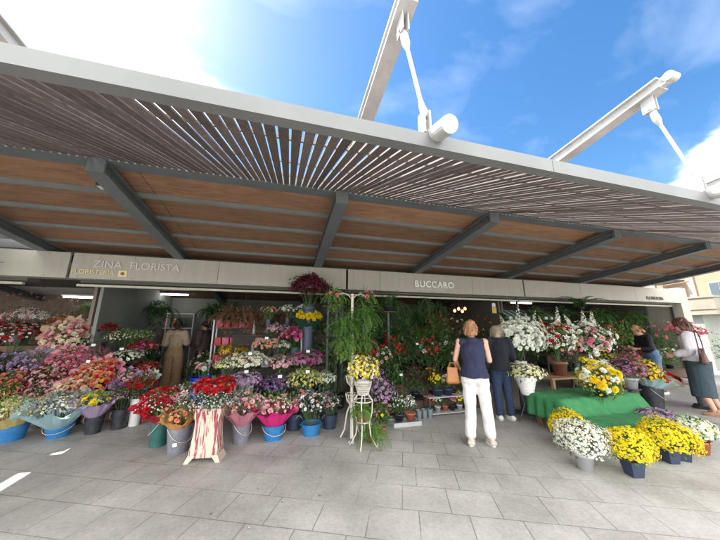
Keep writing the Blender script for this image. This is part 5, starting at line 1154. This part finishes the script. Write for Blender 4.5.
            fuse(mb, 'skirt', mat, root, .011, 3, kw.get('fold', .006), 8, .2, mid.z-.02)
    return root
def joints(**o):
    J = dict(pelvis=(0,0,.92), waist=(0,0,1.06), chest=(0,0,1.24), neck=(0,-.005,1.41), head=(0,.02,1.54), shL=(-.175,0,1.36), shR=(.175,0,1.36), elL=(-.22,-.02,1.08), elR=(.22,-.02,1.08), wrL=(-.23,.06,.85), wrR=(.23,.06,.85),
        hipL=(-.085,0,.85), hipR=(.085,0,.85), knL=(-.095,.01,.47), knR=(.095,.01,.47), anL=(-.10,-.02,.08), anR=(.10,-.02,.08))
    J.update(o); return J
fair, tan = skinmat('fair', (.56,.31,.22)), skinmat('tan', (.42,.22,.14))
def hairm(n, a, b): return surf('hair_'+n, a, b, .5, 60)
navyC = surf('navy_cloth', (.016,.02,.055), (.011,.014,.04), .85, 30, bump=.2, bscale=300)
whiteC = surf('white_cotton', (.66,.65,.64), (.56,.55,.55), .8, 9, bump=.1, bscale=200)
# 1: woman in front, seen from behind
w1 = person('woman with short light brown hair, navy sleeveless top and white trousers, seen from behind', (2.66, 3.48, 0), R(-32),
    joints(elL=(-.25,.02,1.10), wrL=(-.20,.20,.98), elR=(.215,-.03,1.10), wrR=(.17,.20,1.12), knL=(-.09,.01,.47), anL=(-.12,-.03,.08), knR=(.12,.03,.47), anR=(.15,.03,.08), head=(0,.03,1.53)), fair,
    [('trousers', whiteC, dict(b=.012, wide=.018, end=.86, fold=.011, rise=-.02)), ('top', navyC, dict(b=.038, low=-.03, flare=.034, sleeve=0, sb=.0, fold=.010))],
    dict(caps=[((0,-.05,.04),(0,-.055,-.04),.085,.068),((-.045,-.02,.02),(-.06,-.03,-.055),.05,.035),((.045,-.02,.02),(.06,-.03,-.055),.05,.035),((0,.03,.075),(0,-.05,.085),.06,.07)], mat=hairm('light_brown',(.36,.19,.09),(.23,.11,.05)), rough=.012), H=.985, vox=.009)
for q, a, yw in (('L',(-.12,-.05),.15),('R',(.15,.01),-.25)): shoe('shoe', a, yw, surf('beige_shoe',(.50,.43,.36),(.42,.36,.3),.6), w1, 1.0, whiteP)
mb = MB(); tube(mb, [(.088*math.cos(a), .02-.015-.0+.09*math.sin(a)*1.0, 1.605+.028*math.sin(a)) for a in np.linspace(.1, PI-.1, 14)], .008, 6); mb.build('sunglasses', blackP, w1)
# 2: woman in dark navy beyond her
denim = surf('dark_denim', (.018,.035,.08), (.012,.025,.06), .85, 20, bump=.2, bscale=250)
w2 = person('person in a loose black navy jacket and dark jeans behind the navy top woman', (3.80, 4.25, 0), R(-20), joints(elR=(.25,.0,1.08), wrR=(.2,.22,1.0), head=(0,.06,1.52)), fair,
    [('trousers', denim, dict(b=.016, wide=.008)), ('top', surf('black_navy_cloth',(.006,.007,.014),(.004,.005,.011),.9), dict(b=.045, sleeve=1.9, low=-.06, flare=.04, name='jacket'))],
    dict(caps=[((0,-.05,.03),(0,-.055,-.06),.08,.065)], mat=hairm('ash_blond',(.34,.28,.2),(.24,.19,.13))), H=.96)
for a, yw in (((-.10,-.03),.1),((.10,-.03),-.2)): shoe('shoe', a, yw, surf('white_trainer',(.7,.7,.68),(.6,.6,.58),.5), w2, 1.0, whiteP)
# 3: couple in the left stall
beige = surf('beige_print_cloth', (.56,.44,.31), (.36,.25,.17), .85, 28, bump=.1, bscale=200)
w3 = person('woman with dark bun, beige blouse and wide tan trousers in the left stall', (-2.66, 8.3, 0), R(-8), joints(elR=(.23,.05,1.12), wrR=(.16,.25,1.2), elL=(-.24,0,1.1), wrL=(-.18,.2,1.12), head=(.0,.03,1.54)), tan,
    [('trousers', surf('tan_cloth',(.44,.29,.16),(.36,.23,.13),.85,10), dict(b=.035, wide=.065, end=.97)), ('top', beige, dict(b=.03, sleeve=1.6, sb=.035, flare=.0, low=.06, name='blouse'))],
    dict(caps=[((0,-.04,.09),(0,-.06,.12),.06,.052),((0,-.06,.02),(0,-.06,-.05),.07,.055)], mat=hairm('black',(.03,.022,.018),(.018,.013,.01)), rough=.008), H=1.05, vox=.012)
for a, yw in (((-.10,-.03),.1),((.10,-.03),-.1)): shoe('shoe', a, yw, blackP, w3)
w4 = person('man in a dark brown jacket facing the woman in beige in the left stall', (-2.10, 8.65, 0), R(65), joints(elR=(.24,.05,1.12), wrR=(.14,.26,1.22), wrL=(-.15,.22,1.05)), tan,
    [('trousers', surf('black_cloth',(.015,.015,.018),(.01,.01,.012),.85), dict(b=.025, wide=.02)), ('top', surf('brown_jacket',(.085,.055,.06),(.055,.036,.04),.8), dict(b=.04, sleeve=1.92, name='jacket'))],
    dict(caps=[((0,-.02,.05),(0,-.04,.03),.088,.085)], mat=MATS['hair_black'], rough=.006), H=1.06, vox=.012, fem=False)
for a, yw in (((-.10,-.03),0),((.10,-.03),0)): shoe('shoe', a, yw, blackP, w4)
# 4: blonde woman in profile on the right, bending slightly to the left
w5 = person('blonde woman in black top and blue jeans with a ponytail, looking down at flowers', (8.95, 4.85, 0), R(62), joints(waist=(0,.02,1.06), chest=(0,.07,1.23), neck=(0,.12,1.38), head=(0,.20,1.48), shL=(-.17,.10,1.33), shR=(.17,.10,1.33), elL=(-.22,.12,1.06), wrL=(-.12,.34,1.05), elR=(.22,.12,1.06), wrR=(.12,.34,1.08)), fair,
    [('trousers', surf('blue_denim',(.13,.22,.36),(.09,.16,.28),.85,14,bump=.2,bscale=250), dict(b=.02, wide=.015)), ('top', surf('black_jersey',(.014,.016,.024),(.01,.012,.018),.8), dict(b=.022, sleeve=1.6, low=.05, flare=0))],
    dict(caps=[((0,-.03,.05),(0,-.09,-.0),.085,.05),((0,-.1,0),(0,-.13,-.09),.04,.03),((0,.03,.07),(0,-.02,.08),.065,.08)], mat=hairm('blonde',(.50,.33,.15),(.36,.22,.09)), rough=.008), H=1.0, headtilt=(-.55,0))
for a, yw in (((-.10,-.03),0),((.10,-.03),0)): shoe('shoe', a, yw, whiteP, w5)
# 5: woman in white blouse at the right edge, leaning to the left
w6 = person('woman in white blouse and dark teal skirt with auburn bob, at the right edge', (7.62, 3.46, 0), R(22), joints(waist=(.0,.0,1.06), chest=(-.02,.03,1.24), neck=(-.03,.05,1.40), head=(-.04,.09,1.52), shL=(-.20,.04,1.35), shR=(.155,.03,1.35), elL=(-.25,.05,1.07), wrL=(-.18,.26,1.0), elR=(.22,.05,1.08), wrR=(.14,.26,1.0), knL=(-.09,.05,.47), anL=(-.12,-.06,.08), knR=(.10,.0,.46), anR=(.16,-.12,.08)), fair,
    [('skirt', surf('dark_teal_cloth',(.035,.06,.075),(.025,.045,.06),.85,20), dict(w=.17, d=.15, low=-.16)), ('top', surf('white_blouse',(.66,.63,.68),(.58,.55,.60),.8,6,bump=.1,bscale=200), dict(b=.05, sleeve=1.75, sb=.03, low=.0, flare=.045, fold=.010, name='blouse'))],
    dict(caps=[((0,-.04,.03),(0,-.05,-.05),.092,.075),((-.05,-.01,.03),(-.06,-.01,-.05),.05,.035),((.05,-.01,.03),(.06,-.01,-.05),.05,.035),((0,.03,.06),(0,-.03,.08),.07,.085)], mat=hairm('auburn',(.13,.05,.035),(.08,.03,.022)), rough=.012), H=1.04, vox=.010, headtilt=(-.2,0))
for a, yw in (((-.12,-.08),0),((.16,-.14),0)): shoe('shoe', a, yw, surf('tan_shoe',(.35,.2,.12),(.3,.17,.1),.6), w6)
w7 = person('person with grey hair in a pale beige shirt behind the white blouse woman', (8.1, 3.75, 0), R(20), joints(), tan,
    [('trousers', surf('grey_cloth',(.12,.12,.13),(.09,.09,.1),.85), dict(b=.025)), ('top', surf('beige_shirt',(.50,.45,.38),(.42,.38,.32),.8), dict(b=.035, sleeve=1.0))],
    dict(caps=[((0,-.02,.05),(0,-.04,.03),.088,.085)], mat=hairm('grey_brown',(.13,.09,.07),(.08,.06,.05)), rough=.006), H=1.03, vox=.013, fem=False)
for a, yw in (((-.10,-.03),0),((.10,-.03),0)): shoe('shoe', a, yw, blackP, w7)
def bag(label, loc, rz, w, h, dp, mat, straps, body='bag_body', rnd_=.03):
    t = thing('handbag', label, 'handbag', loc, None, rz); mb = MB()
    for sx in (-1,1):
        capsule(mb, (sx*(w/2-dp*.5),0,dp*.5), (sx*(w/2-dp*.5)*.72,0,h-dp*.3), dp*.5, dp*.32)
    capsule(mb, (-(w/2-dp*.5),0,dp*.5), (w/2-dp*.5,0,dp*.5), dp*.52, dp*.52); box(mb, -w*.38, w*.38, -dp*.33, dp*.33, dp*.3, h-dp*.1)
    fuse(mb, body, mat, t, .009, 5, .004, 14)
    for pts in straps:
        mb = MB(); tube(mb, pts, .009, 6); mb.build('strap', mat, t)
    return t
brownL = surf('brown_leather', (.10,.045,.04), (.065,.03,.028), .45, 12, bump=.2); tanL = surf('tan_leather', (.42,.17,.05), (.32,.12,.035), .45, 12, bump=.2)
bag('brown leather shoulder bag hanging at the left side of the white blouse woman', (7.32, 3.24, .90), R(22), .34, .28, .11, brownL, [[(-.11,-.03,.24),(-.08,-.03,.40),(.0,-.01,.56),(.03,.02,.59)],[(.12,.03,.24),(.11,.03,.42),(.05,.03,.56),(.03,.03,.59)]])
bag('small tan leather bag hanging at the left arm of the navy top woman', (2.44, 3.68, .74), R(-32), .2, .24, .08, tanL, [[(-.06,0,.2),(-.03,0,.29),(.03,0,.29),(.06,0,.2)]])

# fallen petals and leaves round the stands
mb = MB(); n = 260; pos = np.stack([np.concatenate([rng.normal(4.0,.5,90), rng.uniform(-3.5,6.5,170)]), np.concatenate([rng.normal(3.95,.25,90), rng.uniform(2.6,5.0,170)]), np.full(n,.005)], 1)
nr = np.tile([0,0,1.], (n,1)) + rng.normal(size=(n,3))*.15; sc = rng.uniform(.006,.017,n)
scatter(mb, leafT(.6,.05,.1), pos[:130], nr[:130], sc[:130], 0); scatter(mb, leafT(.7,.05,.1), pos[130:], nr[130:], sc[130:], 1)
setp(mb.build('fallen_petals', [P['white'], P['leaf_olive']]), 'tiny fallen petals and leaf scraps scattered over the paving by the stands', 'petals', kind='stuff')

# price cards on sticks
for x, y, z, what in ((-.50,4.70,.86,'lilac asters'),(.0,4.62,.78,'violet purple statice'),(.42,4.6,.84,'lime green chrysanthemums'),(-.5,5.0,1.10,'cream white chrysanthemums'),(.45,5.0,1.12,'deep mauve chrysanthemums'),(-.28,5.45,1.34,'blush pink roses'),
        (-2.88,6.25,1.14,'white chrysanthemums on the left stand'),(-3.3,6.2,1.22,'magenta statice'),(-3.66,6.8,1.66,'dark red carnations behind the kraft bouquet'),(-3.06,5.7,.98,'red and orange rose bouquet'),(2.2,5.0,.66,'plain green bush'),(2.75,5.35,1.2,'dark ficus')):
    t = thing('price_card', 'small white price card before the ' + what, 'price card', (x, y, z), 'price cards', R(rnd.uniform(-20,20)))
    mb = MB(); box(mb, -.03,.03,-.001,.001,0,.042); o = mb.build('card', whiteP, t); o.rotation_euler = (R(-12),0,0)
    mb = MB(); tube(mb, [(0,.004,.03),(0,.02,-.22)], .0025, 4); mb.build('stick', steel, t)

# more greenery filling the depth of the stalls
for kind, lab, x, y, z, S, lf, fl in [
 ('bush','tall bush with small pale blooms at the back left of the right stall',7.0,8.6,0,2.0,'leaf',[('daisy','cream',40,.05)]),('bush','tall dark bush at the back middle of the right stall',8.6,8.9,0,2.1,'leaf_dark',None),
 ('bush','tall bush with rose blooms at the back of the right stall',10.0,8.9,0,1.9,'leaf',[('carn','pink',40,.06)]),('palm','tall feathery palm at the back right of the right stall',11.3,8.8,0,2.1,'leaf',None),
 ('bush','tall bush at the back between the middle and right stalls',5.2,8.9,0,2.1,'leaf',[('tiny','scarlet',40,.05)]),('palm','tall palm behind the black jacket person',4.3,8.6,0,2.2,'leaf',None),
 ('bush','tall olive bush in the shadow behind the white fern post',1.15,5.75,0,1.9,'leaf',None),('bush','bush with white blooms behind the white arrangement stand',4.75,6.6,0,1.5,'leaf',[('lily','white',20,.06)]),
 ('bush','bush with orange blooms beside the striped awning',6.0,7.2,0,1.6,'leaf_olive',[('spray','orange',40,.05)]),
 ('bush','leafy bush by the side wall left of the white shelf unit',-4.9,9.3,0,1.5,'leaf',[('daisy','white',30,.04)]),('bush','low leafy bush left of the couple',-3.3,8.2,0,1.05,'leaf_dark',[('spray','cream',20,.04)]),
 ('bush','low leafy bush right of the couple below the red rack',-1.75,7.4,0,.75,'leaf',[('carn','pale_pink',14,.04)]),
 ('bush','dark potted shrub standing before the pale kiosk',14.2,5.4,0,1.3,'leaf',None),('bush','flowering shrub standing before the pale kiosk at the right edge',15.6,5.2,0,1.5,'leaf_dark',[('carn','pink',40,.06)])]:
    plant(kind, lab, x, y, z, S, lf, blackP, .16, .26, fl, 'plants deep in the stalls', n=(900 if kind == 'bush' else 18), wleaf=(.085 if kind == 'bush' else None))

for x, y, z, S, lf, lab in ((7.3,6.5,1.85,.7,'leaf','first fern hanging from the ceiling of the right stall'),(8.7,6.8,1.9,.8,'leaf_dark','dark fern hanging above the blonde woman'),(9.9,6.6,1.85,.7,'leaf','fern hanging between blonde woman and end pier'),(11.0,7.0,1.95,.8,'leaf_dark','dark trailing fern hanging near the end pier'),(12.1,6.8,1.85,.7,'leaf_light','pale fern hanging in the corner by the end pier')):
    hanging(lab, x, y, z, S, lf, 'trail', None, 'ferns hanging in the right stall', n=26, wleaf=.08, top=2.65)
for x, y, S, fl, lab in ((12.2,7.6,2.1,[('tiny','scarlet',50,.05)],'tall shrub with red dots against the end wall of the right stall'),(11.9,8.8,2.2,None,'tall plain shrub in the back corner of the right stall'),(9.3,7.9,2.0,[('daisy','yellow',30,.05)],'tall shrub with yellow blooms behind the blonde woman'),(12.3,6.3,1.5,[('carn','pink',30,.05)],'pink flowering shrub just inside the end pier'),(7.8,8.0,2.1,None,'tall plain shrub behind the two coloured chrysanthemums')):
    plant('bush', lab, x, y, 0, S, 'leaf', blackP, .18, .28, fl, 'plants deep in the stalls', n=1000, wleaf=.09)
